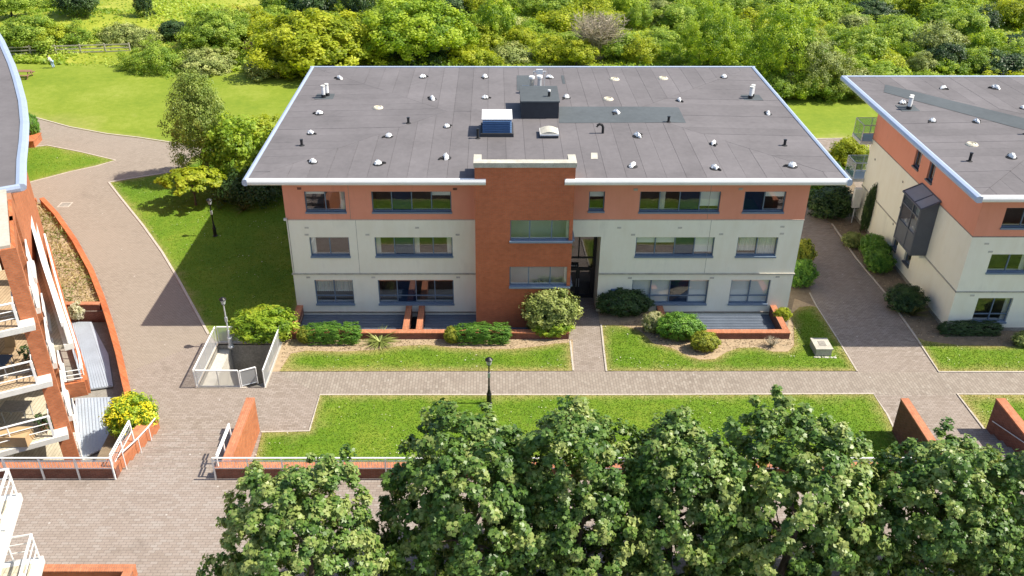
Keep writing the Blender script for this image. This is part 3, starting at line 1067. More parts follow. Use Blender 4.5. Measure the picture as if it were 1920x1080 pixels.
def felt_roof(parent, x0, x1, y0, y1, z, rise=0.22, width=1.02, seed=1):
    """roof deck (part) with overlapping felt strips laid on four shallow slopes (sub-parts)"""
    rnd = random.Random(seed)
    ym, hd = (y0 + y1) / 2, (y1 - y0) / 2
    zf = lambda x, y: z + rise * max(0.0, min(x - x0, x1 - x, y - y0, y1 - y)) / hd
    mb = MB()
    c = [(x0, y0), (x1, y0), (x1, y1), (x0, y1)]
    ra, rb = (x0 + hd, ym, z + rise - .02), (x1 - hd, ym, z + rise - .02)
    e = [(p[0], p[1], z - .02) for p in c]
    lo = [(p[0], p[1], z - .30) for p in c]
    for q in ([e[0], e[1], rb, ra], [e[1], e[2], rb], [e[2], e[3], ra, rb], [e[3], e[0], ra], lo[::-1]):
        mb.face(q)
    for i in range(4):
        mb.face([lo[i], lo[(i + 1) % 4], e[(i + 1) % 4], e[i]])
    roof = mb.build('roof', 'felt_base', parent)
    g = 0.006

    def strip(poly):
        m = MB()
        h = 0.004 + rnd.random() * 0.008
        n = len(poly)
        m.v = [(x, y, zf(x, y) - 0.015) for x, y in poly] + [(x, y, zf(x, y) + h) for x, y in poly]
        m.f = [tuple(range(n, 2 * n))] + [(i, (i + 1) % n, n + (i + 1) % n, n + i) for i in range(n)]
        m.build('felt_strip', 'felt', roof)
    n = int((x1 - x0) / width)
    for k in range(n):
        a = x0 + (x1 - x0) * k / n + g
        b = x0 + (x1 - x0) * (k + 1) / n - g
        top = lambda x: min(hd, x - x0, x1 - x) - 0.012
        for sgn in (1, -1):
            yy = y0 if sgn > 0 else y1
            bks = sorted([q for q in (x0 + hd, x1 - hd) if a < q < b])
            p = [(a, yy), (b, yy)] + [(q, yy + sgn * max(top(q), 0.01)) for q in [b] + bks[::-1] + [a]]
            strip(p if sgn > 0 else p[::-1])
    n = int((y1 - y0) / width)
    for k in range(n):
        a = y0 + (y1 - y0) * k / n + g
        b = y0 + (y1 - y0) * (k + 1) / n - g
        top = lambda y: min(y - y0, y1 - y) - 0.012
        for sgn in (1, -1):
            xx = x0 if sgn > 0 else x1
            bks = [q for q in (ym,) if a < q < b]
            p = [(xx, b), (xx, a)] + [(xx + sgn * max(top(q), 0.01), q) for q in [a] + bks + [b]]
            strip(p if sgn > 0 else p[::-1])
    return roof, zf


main = thing('apartment_block', 'three storey cream and terracotta apartment block with red brick entrance bay in the middle', 'building', (2.8, 52, 0))
roof, zfm = felt_roof(main, RX0, RX1, RY0, RY1, RZ)
fa = MB()
profile(fa, (RX0 - .0, RY0, RZ), (-0.42, RY0, RZ), (0, -1, 0), FASC)
profile(fa, (3.68, RY0, RZ), (RX1, RY0, RZ), (0, -1, 0), FASC)
fa.build('fascia', 'white', main)
fa = MB()
profile(fa, (RX0, RY1, RZ), (RX0, RY0 - .17, RZ), (-1, 0, 0), FASC)
profile(fa, (RX1, RY0 - .17, RZ), (RX1, RY1, RZ), (1, 0, 0), FASC)
profile(fa, (RX1 + .17, RY1, RZ), (RX0 - .17, RY1, RZ), (0, 1, 0), FASC)
fa.build('fascia', 'alu', main)

A, B, C, D = (-10.27, -8.07), (-6.64, -2.31), (7.92, 12.30), (13.58, 15.83)
Z3, Z2, Z1 = (6.31, 7.61), (3.56, 4.84), (0.44, 2.11)
SM = (5.16, 6.02)
FX = frameX(YW)
hol = [(*s, *z) for s in (A, B, C, D) for z in (Z3, Z2, Z1)] + [(*SM, 6.36, 7.61)]
ENT = (4.23, 5.95, -0.3, 4.87)
mb = MB()
holed_wall(mb, FX, BX0, BX1, ZT, RZ - .29, hol)
for q in ([(BX0, YW), (BX0, BYB)], [(BX0, BYB), (BX1, BYB)], [(BX1, BYB), (BX1, YW)]):
    (ax, ay), (bx, by) = q
    mb.face([(ax, ay, ZT), (bx, by, ZT), (bx, by, RZ - .29), (ax, ay, RZ - .29)])
o = mb.build('wall', 'terra', main)
o['label'] = 'terracotta rendered top storey wall'
mb = MB()
holed_wall(mb, FX, BX0, BX1, -0.4, ZT - .002, hol + [ENT])
for q in ([(BX0, YW), (BX0, BYB)], [(BX0, BYB), (BX1, BYB)], [(BX1, BYB), (BX1, YW)]):
    (ax, ay), (bx, by) = q
    mb.face([(ax, ay, -.4), (bx, by, -.4), (bx, by, ZT), (ax, ay, ZT)])
o = mb.build('wall', 'cream', main)
o['label'] = 'cream rendered lower walls'
mb = MB()
for s0, s1 in ((BX0 - .05, -1.0), (5.99, BX1 + .05)):
    mb.obox(FX, s0, s1, -0.02, 0.07, ZBAND - .02, ZBAND + .07)
mb.build('string_course', 'stone', main)
mb = MB()
for s0, s1 in ((BX0 - .02, -1.0), (4.25, BX1 + .02)):
    mb.obox(FX, s0, s1, -0.02, 0.018, ZT - .03, ZT + .015)
mb.build('render_bead', 'pale_concrete', main)
mb = MB()
for s in (-7.62, 11.95):
    mb.obox(FX, s, s + .018, -.02, .004, ZBAND + .08, ZT - .04)
    mb.obox(FX, s - .25, s - .232, -.02, .004, ZT + .02, RZ - .3)
mb.build('movement_joint', 'concrete', main)
# windows
WF = {
    (0, 'A'): ['b0.18', 'r'], (0, 'B'): [None, 'navy', None, 'b0.25'], (0, 'C'): [None, 'l', 'navy', 'b0.78'], (0, 'D'): ['navy', 'b0.3'],
    (1, 'A'): ['l', None], (1, 'B'): ['l', 'navy', 'l', 'r'], (1, 'C'): ['b0.35', 'b0.35', 'navy', 'b0.85'], (1, 'D'): ['n0.8', 'n0.95'],
    (2, 'A'): ['n0.55', 'n0.55'], (2, 'B'): [None, 'navy', None, None], (2, 'C'): ['b1.0', 'b1.0', 'navy', 'b1.0'], (2, 'D'): ['b1.0', 'b1.0'],
}
for li, zr in enumerate((Z3, Z2, Z1)):
    for nm, s in (('A', A), ('B', B), ('C', C), ('D', D)):
        window(main, FX, s[0], s[1], zr[0], zr[1], 2 if nm in 'AD' else 4, WF[(li, nm)], transom=(1.02 if li == 2 else None))
window(main, FX, SM[0], SM[1], 6.36, 7.61, 1, ['b0.32'])
# small wall vents
for u, v in [(561, 353), (853, 354), (1192, 355), (1389, 354)]:
    x, z = W(u, v, YW)
    MB().obox(FX, x - .11, x + .11, -.01, .025, z - .07, z + .05).build('wall_vent', 'brick_dark' if u < 1000 else 'stone', main)
for u, v in [(575, 427), (575, 440), (689, 440), (782, 427), (858, 440), (578, 520), (700, 520), (859, 520), (1161, 427), (1275, 427),
             (1187, 440), (1352, 439), (1181, 521), (1335, 521), (1467, 425), (1466, 438), (1458, 519)]:
    x, z = W(u, v, YW)
    MB().obox(FX, x - .11, x + .11, -.01, .02, z - .05, z + .05).build('wall_vent', 'pale_concrete', main)
# brick entrance bay
YT = 43.05
TX0, TX1 = -1.0, 4.22
FT = frameX(YT)
th = [(0.88, TX1, 5.29, 6.60), (0.86, TX1, 2.46, 3.78)]
mb = MB()
holed_wall(mb, FT, TX0, TX1, -0.4, 9.62, th, 0.2)
FTR = ((TX1, 0, 0), (0, 1, 0), (1, 0, 0))
holed_wall(mb, FTR, YT, YW + 0.02, -0.4, RZ - .3, [(YT, YW - .25, 5.29, 6.60), (YT, YW - .25, 2.46, 3.78)], 0.2)
mb.face([(TX0, YT, -.4), (TX0, YW, -.4), (TX0, YW, 9.62), (TX0, YT, 9.62)])
mb.box(TX0 + .002, TX0 + .3, YT + .005, YT + 1.1, RZ - .2, 9.60).box(TX1 - .3, TX1 - .002, YT + .005, YT + 1.1, RZ - .2, 9.60)
mb.box(TX0 + .3, TX1 - .3, YT + .31, YT + .33, RZ - .1, 9.6)
mb.build('brick_bay', 'brick', main)
mb = MB()
mb.box(TX0 - .05, TX1 + .05, YT - .06, YT + .42, 9.62, 9.88)
mb.box(TX0 - .05, TX0 + .36, YT + .42, YT + 1.15, 9.63, 9.875).box(TX1 - .36, TX1 + .05, YT + .42, YT + 1.15, 9.63, 9.875)
mb.build('coping', 'stone', main)
for z0, z1, fl in ((5.29, 6.60, [None, None, 'r']), (2.46, 3.78, [None, None, 'r'])):
    window(main, FT, .87, TX1 - .02, z0, z1, 3, fl, inset=.10, silld=.14, widths=[.315, .355, .33])
    w2 = window(main, FTR, YT + .14, YW - .26, z0, z1, 1, ['navy'], inset=.10, silld=.14, room=False)  # navy blind added out of view to keep sun glow out of the bay
# entrance screen, doors, sign
FE = frameX(46.09)
mb = MB()
for s0, s1, z0, z1 in ((4.0, 4.10, 0, 4.9), (5.78, 5.95, 0, 4.9), (4.9, 4.97, 2.75, 4.9), (4.1, 5.78, 2.68, 2.76), (4.1, 5.78, 1.98, 2.06), (4.97, 5.78, 4.55, 4.62), (4.1, 5.78, 4.82, 4.9)):
    mb.obox(FE, s0, s1, -.04 - (z1 - z0) * .001, .04, z0, z1)
ent = mb.build('entrance_screen', 'door', main)
for s0, s1, z0, z1 in ((4.1, 4.9, 2.76, 4.82), (4.97, 5.78, 2.76, 4.82), (4.1, 5.78, 2.06, 2.68)):
    pane(FE, s0, s1, -.01, z0, z1).build('pane', 'glass', ent)
for s0, s1 in ((4.1, 4.93), (4.95, 5.78)):
    mb = MB()
    mb.obox(FE, s0, s0 + .1, -.03, .03, 0.02, 1.98).obox(FE, s1 - .1, s1, -.03, .03, 0.02, 1.98)
    mb.obox(FE, s0 + .1, s1 - .1, -.03, .03, 0.02, .22).obox(FE, s0 + .1, s1 - .1, -.03, .03, 1.86, 1.98)
    d = mb.build('door', 'door', main)
    pane(FE, s0 + .1, s1 - .1, -.005, .22, 1.86).build('pane', 'glass', d)
    hx = s1 - .06 if s0 < 4.5 else s0 + .06
    MB().tube([(hx, 46.09 - .08, .8), (hx, 46.09 - .08, 1.35)], .018, 8).build('handle', 'galv', d)
sg = MB().obox(FE, 4.42, 4.95, .05, .08, 2.08, 2.36).build('sign', 'rubber', main)
sg['label'] = 'dark name sign over the entrance doors'


def text(name, body, size, loc, rot, mat, parent, ext=0.004):
    cu = bpy.data.curves.new(name, 'FONT')
    cu.body = body
    cu.size = size
    cu.align_x = 'CENTER'
    cu.align_y = 'CENTER'
    cu.extrude = ext
    ob = bpy.data.objects.new(name, cu)
    COL.objects.link(ob)
    dg = bpy.context.evaluated_depsgraph_get()
    me = bpy.data.meshes.new_from_object(ob.evaluated_get(dg))
    bpy.data.objects.remove(ob)
    o = link(name, me, None, parent)
    me.materials.clear()
    me.materials.append(M[mat])
    o.location = Vector(loc) - org(parent)
    o.rotation_euler = rot
    return o


text('lettering', 'Block B', 0.115, (4.685, 46.09 - .088, 2.22), (R(90), 0, 0), 'offwhite', sg)
mb = MB()
mb.face([(3.9, 47.9, -.01), (6.1, 47.9, -.01), (6.1, 47.9, 5), (3.9, 47.9, 5)]).face([(3.9, 46.2, .002), (6.1, 46.2, .002), (6.1, 47.9, .002), (3.9, 47.9, .002)])
mb.face([(3.9, 46.1, 4.95), (6.1, 46.1, 4.95), (6.1, 47.9, 4.95), (3.9, 47.9, 4.95)]).face([(5.96, 46.1, 0), (5.96, 47.9, 0), (5.96, 47.9, 5), (5.96, 46.1, 5)])
mb.face([(3.95, 43.3, 0), (3.95, 47.9, 0), (3.95, 47.9, 5), (3.95, 43.3, 5)])
mb.build('hall_interior', 'room', main)
mb = MB()
mb.face([(5.95, YW, -.05), (5.95, 46.1, -.05), (5.95, 46.1, 4.87), (5.95, YW, 4.87)]).face([(4.2, YW, 4.87), (5.95, YW, 4.87), (5.95, 46.1, 4.87), (4.2, 46.1, 4.87)])
mb.build('porch_lining', 'cream', main)
structure(sheet('porch_floor', [(4.2, YW - .3), (6.0, YW - .3), (6.0, 46.1), (4.2, 46.1)], .008, 'paving'))
x, z = W(1152, 546, YW)
pq = MB().obox(FX, x - .21, x + .21, 0, .03, z - .17, z + .17).build('notice_plaque', 'louvre', main)
pq['label'] = 'small blue grey notice plaque beside the entrance'
for i in range(4):
    MB().obox(FX, x - .16, x + .16 - .07 * (i % 2), .031, .034, z + .10 - .075 * i, z + .13 - .075 * i).build('text_line', 'alu', pq)
# corner flood lamp and its cable
x, z = W(538, 409, YW)
wl = MB().tube([(x, YW, z), (x - .05, YW - .16, z + .03)], .025, 7).build('wall_lamp', 'galv', main)
MB().box(x - .13, x + .03, YW - .26, YW - .14, z - .04, z + .08).build('lamp_head', 'offwhite', wl)
MB().tube([(x + .02, YW - .02, z), (x + .02, YW - .02, ZBAND + .1)], .014, 6).build('cable', 'concrete', wl)


# things on a roof ---------------------------------------------------
def lumpmesh(name, seed, r, h):
    rnd = random.Random(seed)
    me = bpy.data.meshes.new(name)
    mb = MB()
    n, m = 12, 6
    ph = [rnd.uniform(0, 6.28) for _ in range(4)]
    for j in range(m + 1):
        t = j / m * math.pi / 2
        for i in range(n):
            a = i / n * 2 * math.pi
            k = 1 + .24 * math.sin(2 * a + ph[0]) + .14 * math.sin(5 * a + ph[1] + j) + rnd.uniform(-.10, .10)
            mb.v.append((r * k * math.cos(t) * math.cos(a) * 1.25, r * k * math.cos(t) * math.sin(a), h * math.sin(t) * (1 + .15 * math.sin(a * 2 + ph[2])) + rnd.uniform(-.02, .02)))
    for j in range(m):
        for i in range(n):
            q = (i + 1) % n
            mb.f.append((j * n + i, j * n + q, (j + 1) * n + q, (j + 1) * n + i))
    me.from_pydata(mb.v, [], mb.f)
    me.update()
    return me


def make_vent(seed, kind):
    t = thing('roof_vent', 'x', 'roof vent')
    if kind == 'white':
        link('cover', lumpmesh('cover', seed, .18, .22), 'plastic', t)
        MB().lathe((0.0, 0, 0), [(.27, -.03), (.27, .012), (.20, .05), (.15, .08)], 12).build('collar', 'rubber', t)
        a = seed * 1.7
        MB().tube([(.1 * math.cos(a), .1 * math.sin(a), .05), (.30 * math.cos(a), .30 * math.sin(a), .07), (.40 * math.cos(a), .40 * math.sin(a), .015)], .05, 7).build('loose_strap', 'rubber', t)
    else:
        MB().lathe((0, 0, 0), [(.36, -.03), (.34, .03), (.27, .10), (.22, .11), (.20, .05), (.02, .05)], 14).build('collar', 'creamvent', t)
        link('cover', lumpmesh('cover', seed, .15, .10), 'creamvent', t)
    return t


VP = {('white', i): make_vent(i + 3, 'white') for i in range(4)}
VP.update({('cream', i): make_vent(i + 11, 'cream') for i in range(2)})
used_v = set()


def vent(u, v, zf, kind, i, label, group, rz):
    z = RZ + .05
    x, y = G(u, v + 4, z)
    z = zf(x, y) + .012
    key = (kind, i)
    if key not in used_v:
        used_v.add(key)
        o = VP[key]
        o.location = (x, y, z)
        o.rotation_euler = (0, 0, rz)
        o['label'] = label
        o['group'] = group
        return o
    return dup(VP[key], (x, y, z), rz, random.uniform(.9, 1.15), label, group)


MG = 'vents on the middle roof'
rows = [('back row of the middle roof', [(637, 144, 'w'), (793, 142, 'w'), (909, 142, 'w'), (1030, 143, 'w'), (1152, 146, 'c'), (1243, 144, 'c'), (1357, 142, 'w')]),
        ('second row from the back, middle roof', [(709, 201, 'c'), (811, 186, 'w'), (910, 184, 'w'), (1062, 183, 'w'), (1140, 186, 'c'), (1273, 188, 'w')]),
        ('central row of the middle roof', [(599, 210, 'w'), (838, 238, 'w'), (1155, 213, 'w'), (1440, 210, 'w')]),
        ('row before the roof boxes, middle roof', [(583, 247, 'w'), (729, 255, 'w'), (1195, 255, 'w'), (1337, 268, 'w')]),
        ('front row of the middle roof', [(587, 301, 'w'), (709, 304, 'w'), (836, 293, 'w'), (1186, 308, 'w'), (1340, 312, 'w'), (1485, 308, 'w')])]
ORD = ['first', 'second', 'third', 'fourth', 'fifth', 'sixth', 'seventh']
k = 0
for rn, items in rows:
    for i, (u, v, c) in enumerate(items):
        k += 1
        vent(u, v, zfm, 'white' if c == 'w' else 'cream', k % (4 if c == 'w' else 2),
             '%s, %s from left in the %s' % ('white plastic wrapped vent' if c == 'w' else 'cream mortar vent collar', ORD[i], rn), MG, k * 2.3)


def roof_pt(u, v, zf=zfm):
    x, y = G(u, v, RZ + .08)
    return x, y, zf(x, y)


def stub(u, v, label, hh=.32, zf=zfm, group='black pipes on the roofs'):
    x, y, z = roof_pt(u, v, zf)
    t = thing('vent_pipe', label, 'pipe', (x, y, z), group)
    MB().tube([(x, y, z - .03), (x, y, z + hh)], .075, 10).build('pipe', 'rubber', t)
    MB().tube([(x, y, z + hh + .002), (x, y, z + hh + .05)], .095, 10).build('cap', 'black', t)
    MB().lathe((x, y, z), [(.17, -.02), (.17, .015), (.09, .05)], 10).build('flashing', 'rubber', t)
    return t


stub(766, 234, 'black vent pipe left of the louvred rooflight on the middle roof')
stub(566, 272, 'black vent pipe near the left eave of the middle roof')
stub(1253, 232, 'black vent pipe at the right end of the dark felt strip')
stub(1471, 272, 'black vent pipe near the right eave of the middle roof')
x, y, z = roof_pt(1130, 252)
t = thing('gooseneck_pipe', 'black gooseneck vent pipe right of the small roof hatch', 'pipe', (x, y, z))
MB().tube([(x, y, z - .02), (x, y, z + .38), (x - .07, y, z + .52), (x - .22, y, z + .56), (x - .34, y, z + .48), (x - .36, y, z + .40)], .075, 9).build('pipe', 'rubber', t)


def flue(u, v, label, zf=zfm):
    x, y, z = roof_pt(u, v, zf)
    t = thing('flue_stack', label, 'chimney', (x, y, z), 'twin flue stacks on the roofs')
    for dx, dy in ((0, 0), (.18, .35)):
        b = MB().tube([(x + dx, y + dy, z + .22), (x + dx, y + dy, z + .72)], .12, 12).build('flue', 'white', t)
        MB().tube([(x + dx, y + dy, z - .02), (x + dx, y + dy, z + .218)], .15, 12).build('boot', 'rubber', b)
        MB().tube([(x + dx, y + dy, z + .75), (x + dx, y + dy, z + .81)], .135, 12).build('cap', 'offwhite', b)
    MB().box(x - .55, x + .75, y - .35, y + .75, z - .02, z + .022).build('flashing', 'felt_patch', t)
    return t


flue(607, 182, 'twin white flue stack near the left edge of the middle roof')
flue(1407, 184, 'twin white flue stack near the right edge of the middle roof')
# louvred rooflight
x0, y0, z0 = roof_pt(901, 259)
x1 = roof_pt(963, 259)[0]
t = thing('rooflight', 'louvred rooflight box with white lid and blue slats on the middle roof', 'rooflight', ((x0 + x1) / 2, y0 + .9, z0))
MB().box(x0, x1, y0, y0 + 1.9, z0 - .04, z0 + .22).build('kerb', 'felt_dark', t)
MB().box(x0 + .14, x1 - .14, y0 + .16, y0 + 1.7, z0 + .22, z0 + 1.0).build('core', 'louvre', t)
for i in range(7):
    zz = z0 + .25 + i * .108
    MB().hexa([(x0 + .12, y0 + .06, zz), (x1 - .12, y0 + .06, zz), (x1 - .12, y0 + .155, zz + .05), (x0 + .12, y0 + .155, zz + .05),
               (x0 + .12, y0 + .06, zz + .015), (x1 - .12, y0 + .06, zz + .015), (x1 - .12, y0 + .155, zz + .065), (x0 + .12, y0 + .155, zz + .065)]).build('slat', 'louvre', t)
MB().box(x0 + .08, x1 - .08, y0 + .08, y0 + 1.78, z0 + 1.005, z0 + 1.06).build('lid', 'white', t)
x, y, z = roof_pt(896, 258)
stub(896, 261, 'short black pipe touching the left side of the louvred rooflight', .55)
# roof hatch
xa, ya, za = roof_pt(1013, 261)
xb = roof_pt(1047, 261)[0]
t = thing('roof_hatch', 'small cream domed roof hatch beside the louvred rooflight', 'roof hatch', ((xa + xb) / 2, ya + .5, za))
MB().box(xa, xb, ya, ya + 1.0, za - .03, za + .16).build('kerb', 'felt_dark', t)
MB().box(xa - .02, xb + .02, ya - .03, ya + 1.03, za + .162, za + .26).build('frame', 'white', t)
mb = MB()
N = 8
for i in range(N):
    f0, f1 = i / N, (i + 1) / N
    h0, h1 = .26 + .14 * math.sin(math.pi * f0), .26 + .14 * math.sin(math.pi * f1)
    mb.face([(xa + (xb - xa) * f0, ya, za + h0), (xa + (xb - xa) * f1, ya, za + h1), (xa + (xb - xa) * f1, ya + 1, za + h1), (xa + (xb - xa) * f0, ya + 1, za + h0)])
    for yy in (ya, ya + 1):
        mb.face([(xa + (xb - xa) * f0, yy, za + .255), (xa + (xb - xa) * f1, yy, za + .255), (xa + (xb - xa) * f1, yy, za + h1), (xa + (xb - xa) * f0, yy, za + h0)])
mb.build('dome', 'stone', t)
# lift housing
xa, ya, za = roof_pt(977, 226)
xb = roof_pt(1047, 226)[0]
t = thing('lift_housing', 'dark felt covered lift housing box on the middle roof', 'roof box', ((xa + xb) / 2, ya + 1.4, za))
MB().box(xa, xb, ya, ya + 2.9, za - .05, za + 1.02).build('body', 'felt_dark', t)
MB().box(xa - .05, xb + .05, ya - .05, ya + 2.95, za + 1.02, za + 1.10).build('top', 'felt_patch', t)
x, y = xb - .55, ya + .9
stub_ = MB().tube([(x, y, za + 1.08), (x, y, za + 1.4)], .08, 9).build('pipe', 'rubber', t)
MB().tube([(x, y, za + 1.402), (x, y, za + 1.5)], .09, 9).build('pipe_cap', 'white', t)
# aerial cluster
x, y, z = roof_pt(1000, 176)
t = thing('aerial_cluster', 'cluster of flues and aerial brackets behind the dark lift housing', 'aerial', (x, y, z))
MB().box(x - .9, x + 1.0, y - .4, y + .5, z - .02, z + .03).build('base', 'felt_patch', t)
for dx, hh, mt in ((-.12, .95, 'stone'), (.38, 1.0, 'galv')):
    MB().tube([(x + dx, y, z), (x + dx, y, z + hh)], .13, 12).build('flue', mt, t)
    MB().tube([(x + dx, y, z + hh + .01), (x + dx, y, z + hh + .16)], .19, 12).build('cowl', 'white', t)
for dx in (.05, .75):
    MB().tube([(x + dx, y + .9, z), (x + dx, y + .9, z + 1.2)], .025, 6).build('mast', 'galv', t)
MB().tube([(x, y + .9, z + 1.15), (x + .85, y + .9, z + 1.15)], .035, 6).build('crossbar', 'galv', t)
MB().box(x + .2, x + .62, y + .85, y + .95, z + 1.0, z + 1.3).build('panel', 'white', t)
for i in range(3):
    MB().tube([(x - .75, y - .15 + i * .13, z + .2 + .12 * i), (x + .3, y - .15 + i * .13, z + .2 + .12 * i)], .03, 6).build('bar', 'galv', t)


def felt_patch(pts, zf, h, name='felt_patch', mat='felt_patch', parent=None, nu=14, nv=6):
    """a four cornered patch that follows the roof slopes"""
    P = [Vector(G(u, v, RZ + .08)) for u, v in pts]
    m = MB()
    for j in range(nv + 1):
        for i in range(nu + 1):
            q = P[0].lerp(P[1], i / nu).lerp(P[3].lerp(P[2], i / nu), j / nv)
            m.v.append((q.x, q.y, zf(q.x, q.y) + h))
    for j in range(nv):
        for i in range(nu):
            a = j * (nu + 1) + i
            m.f.append((a, a + 1, a + nu + 2, a + nu + 1))
    return m.build(name, mat, parent)


felt_patch([(1048, 204), (1272, 204), (1286, 233), (1048, 234)], zfm, .022, parent=roof)
felt_patch([(969, 141), (994, 141), (996, 171), (969, 171)], zfm, .022, parent=roof)
felt_patch([(1108, 287), (1120, 287), (1121, 298), (1108, 298)], zfm, .024, mat='stone', parent=roof)
felt_patch([(1052, 141), (1057, 141), (1060, 158), (1055, 158)], zfm, .022, parent=roof)

# ------------------------------------------------------------------ patios in front of the middle block
FWY0, FWY1, WTOP = 41.58, 41.92, 0.43


def patio_wall(name, label, segs, group='brick walls round the patios'):
    c = segs[0]
    t = thing(name, label, 'brick wall', ((c[0] + c[1]) / 2, (c[2] + c[3]) / 2, 0), group)
    for (a, b, y0, y1) in segs:
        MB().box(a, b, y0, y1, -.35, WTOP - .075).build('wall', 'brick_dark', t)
        MB().box(a - .015, b + .015, y0 - .015, y1 + .015, WTOP - .075, WTOP).build('coping', 'coping_x' if (b - a) > (y1 - y0) else 'coping', t)
    return t


xd1, xd2 = G(766, 610, WTOP)[0], G(786, 610, WTOP)[0]
patio_wall('patio_wall', 'low red brick wall along the front of the left patios', [(-11.42, 4.15, FWY0, FWY1)])
patio_wall('patio_wall', 'brick side wall at the left end of the left patio', [(-11.42, -11.08, FWY1 + .02, YW - .02)])
patio_wall('patio_wall', 'left one of the two close brick divider walls between left patios', [(xd1 - .3, xd1 + .02, FWY1 + .02, YW - .02)])
patio_wall('patio_wall', 'right one of the two close brick divider walls between left patios', [(xd2 - .15, xd2 + .17, FWY1 + .02, YW - .02)])
xr0, xr1 = G(1240, 590, WTOP)[0], G(1462, 605, WTOP)[0]
patio_wall('patio_wall', 'low red brick wall along the front of the right patio', [(xr0 - .1, xr1 + .3, FWY0, FWY1)])
patio_wall('patio_wall', 'brick side wall at the left end of the right patio', [(xr0 - .1, xr0 + .22, FWY1 + .02, YW - .02)])
patio_wall('patio_wall', 'brick side wall at the right end of the right patio', [(xr1 - .03, xr1 + .3, FWY1 + .02, YW - .02)])


def ribbed_deck(x0, x1, y0, y1, z, label, mat='deckmetal', n=15):
    mb = MB()
    mb.box(x0, x1, y0, y1, z - .1, z)
    for i in range(n):
        yy = y0 + (y1 - y0) * (i + .5) / n
        mb.box(x0, x1, yy - .05, yy + .03, z, z + .035)
    return tag(mb.build('metal_deck', mat), label, 'metal deck', 'ribbed metal decks')


ribbed_deck(-11.06, xd1 - .32, FWY1 + .02, YW - .03, -.20, 'blue grey ribbed deck of the leftmost front patio')
ribbed_deck(xd2 + .19, 4.0, FWY1 + .02, YW - .03, -.20, 'blue grey ribbed deck in front of the brick entrance bay')
ribbed_deck(xd1 + .04, xd2 - .17, FWY1 + .02, YW - .03, -.34, 'dark narrow gap deck between the two divider walls', 'rubber', 4)
ribbed_deck(xr0 + .24, xr1 - .05, FWY1 + .02, YW - .03, -.20, 'blue grey ribbed deck of the right patio')

# ================================================================== RIGHT BLOCK
QX, QY = 25.37, 42.46
right = thing('apartment_block', 'right hand apartment block with charcoal glazed oriel on its terracotta and cream side wall', 'building', (38, 51, 0))
roofr, zfr = felt_roof(right, 24.2, 56.0, 41.0, 60.95, RZ, seed=4)
fa = MB()
profile(fa, (24.2, 41.0, RZ), (56, 41.0, RZ), (0, -1, 0), FASC)
fa.build('fascia', 'white', right)
fa = MB()
profile(fa, (24.2, 60.95, RZ), (24.2, 41.0 - .17, RZ), (-1, 0, 0), [(a * 1.4, b) for a, b in FASC])
profile(fa, (56, 60.95, RZ), (24.2 - .17, 60.95, RZ), (0, 1, 0), FASC)
fa.build('fascia', 'alu', right)
FL, FR = frameL(QX), frameX(QY)
lw = [(49.9, 50.71, 6.50, 7.72), (47.98, 48.78, 6.46, 7.72), (49.95, 50.85, 3.66, 4.98), (50.1, 50.86, .92, 2.18), (48.08, 48.95, .90, 1.95)]
rw = [(26.70, 30.9, 6.36, 7.60), (26.68, 30.9, 3.65, 4.86), (26.71, 28.64, .49, 2.13), (32.5, 34.6, 6.36, 7.60), (32.5, 34.6, 3.65, 4.86)]
YRB = 57.0
mb = MB()
holed_wall(mb, FL, QY, YRB, ZT, RZ - .29, lw)
holed_wall(mb, FR, QX, 55, ZT, RZ - .29, rw)
o = mb.build('wall', 'terra', right)
o['label'] = 'terracotta rendered top storey walls'
mb = MB()
holed_wall(mb, FL, QY, YRB, -.2, ZT - .002, lw)
holed_wall(mb, FR, QX, 55, -.2, ZT - .002, rw)
mb.face([(QX, YRB, -.2), (55, YRB, -.2), (55, YRB, RZ - .3), (QX, YRB, RZ - .3)])
o = mb.build('wall', 'cream', right)
o['label'] = 'cream rendered lower walls'
mb = MB()
mb.obox(FL, QY - .05, YRB, -.02, .05, ZBAND, ZBAND + .07).obox(FR, QX - .05, 55, -.02, .052, ZBAND - .001, ZBAND + .072)
mb.build('string_course', 'stone', right)
mb = MB()
mb.obox(FL, QY - .018, YRB, -.02, .018, ZT - .03, ZT + .015).obox(FR, QX - .018, 55, -.02, .0185, ZT - .031, ZT + .016)
mb.build('render_bead', 'concrete', right)
mb = MB()
mb.obox(FL, QY - .03, YRB, -.02, .03, -.1, .22).obox(FR, QX - .03, 55, -.02, .031, -.1, .221)
mb.build('plinth', 'concrete', right)
for h in lw:
    window(right, FL, *h[:2], h[2], h[3], 1, inset=.14, sill='charcoal')
window(right, FR, *rw[0], 4, [None, None, 'navy', None])
window(right, FR, *rw[1], 4, [None, 'r', 'navy', None])
window(right, FR, *rw[2], 2, [None, 'r'], transom=1.05)
window(right, FR, *rw[3], 2)
window(right, FR, *rw[4], 2)
for u, v in ((1850, 457), (1857, 472), (1823, 554)):
    x, z = W(u, v, QY)
    MB().obox(FR, x - .12, x + .12, -.01, .02, z - .05, z + .05).build('wall_vent', 'pale_concrete', right)
for u, v in ((1693, 341), (1675, 420), (1641, 299)):
    y, z = V(u, v, QX)
    MB().obox(FL, y - .07, y + .07, -.01, .02, z - .06, z + .06).build('wall_vent', 'concrete', right)
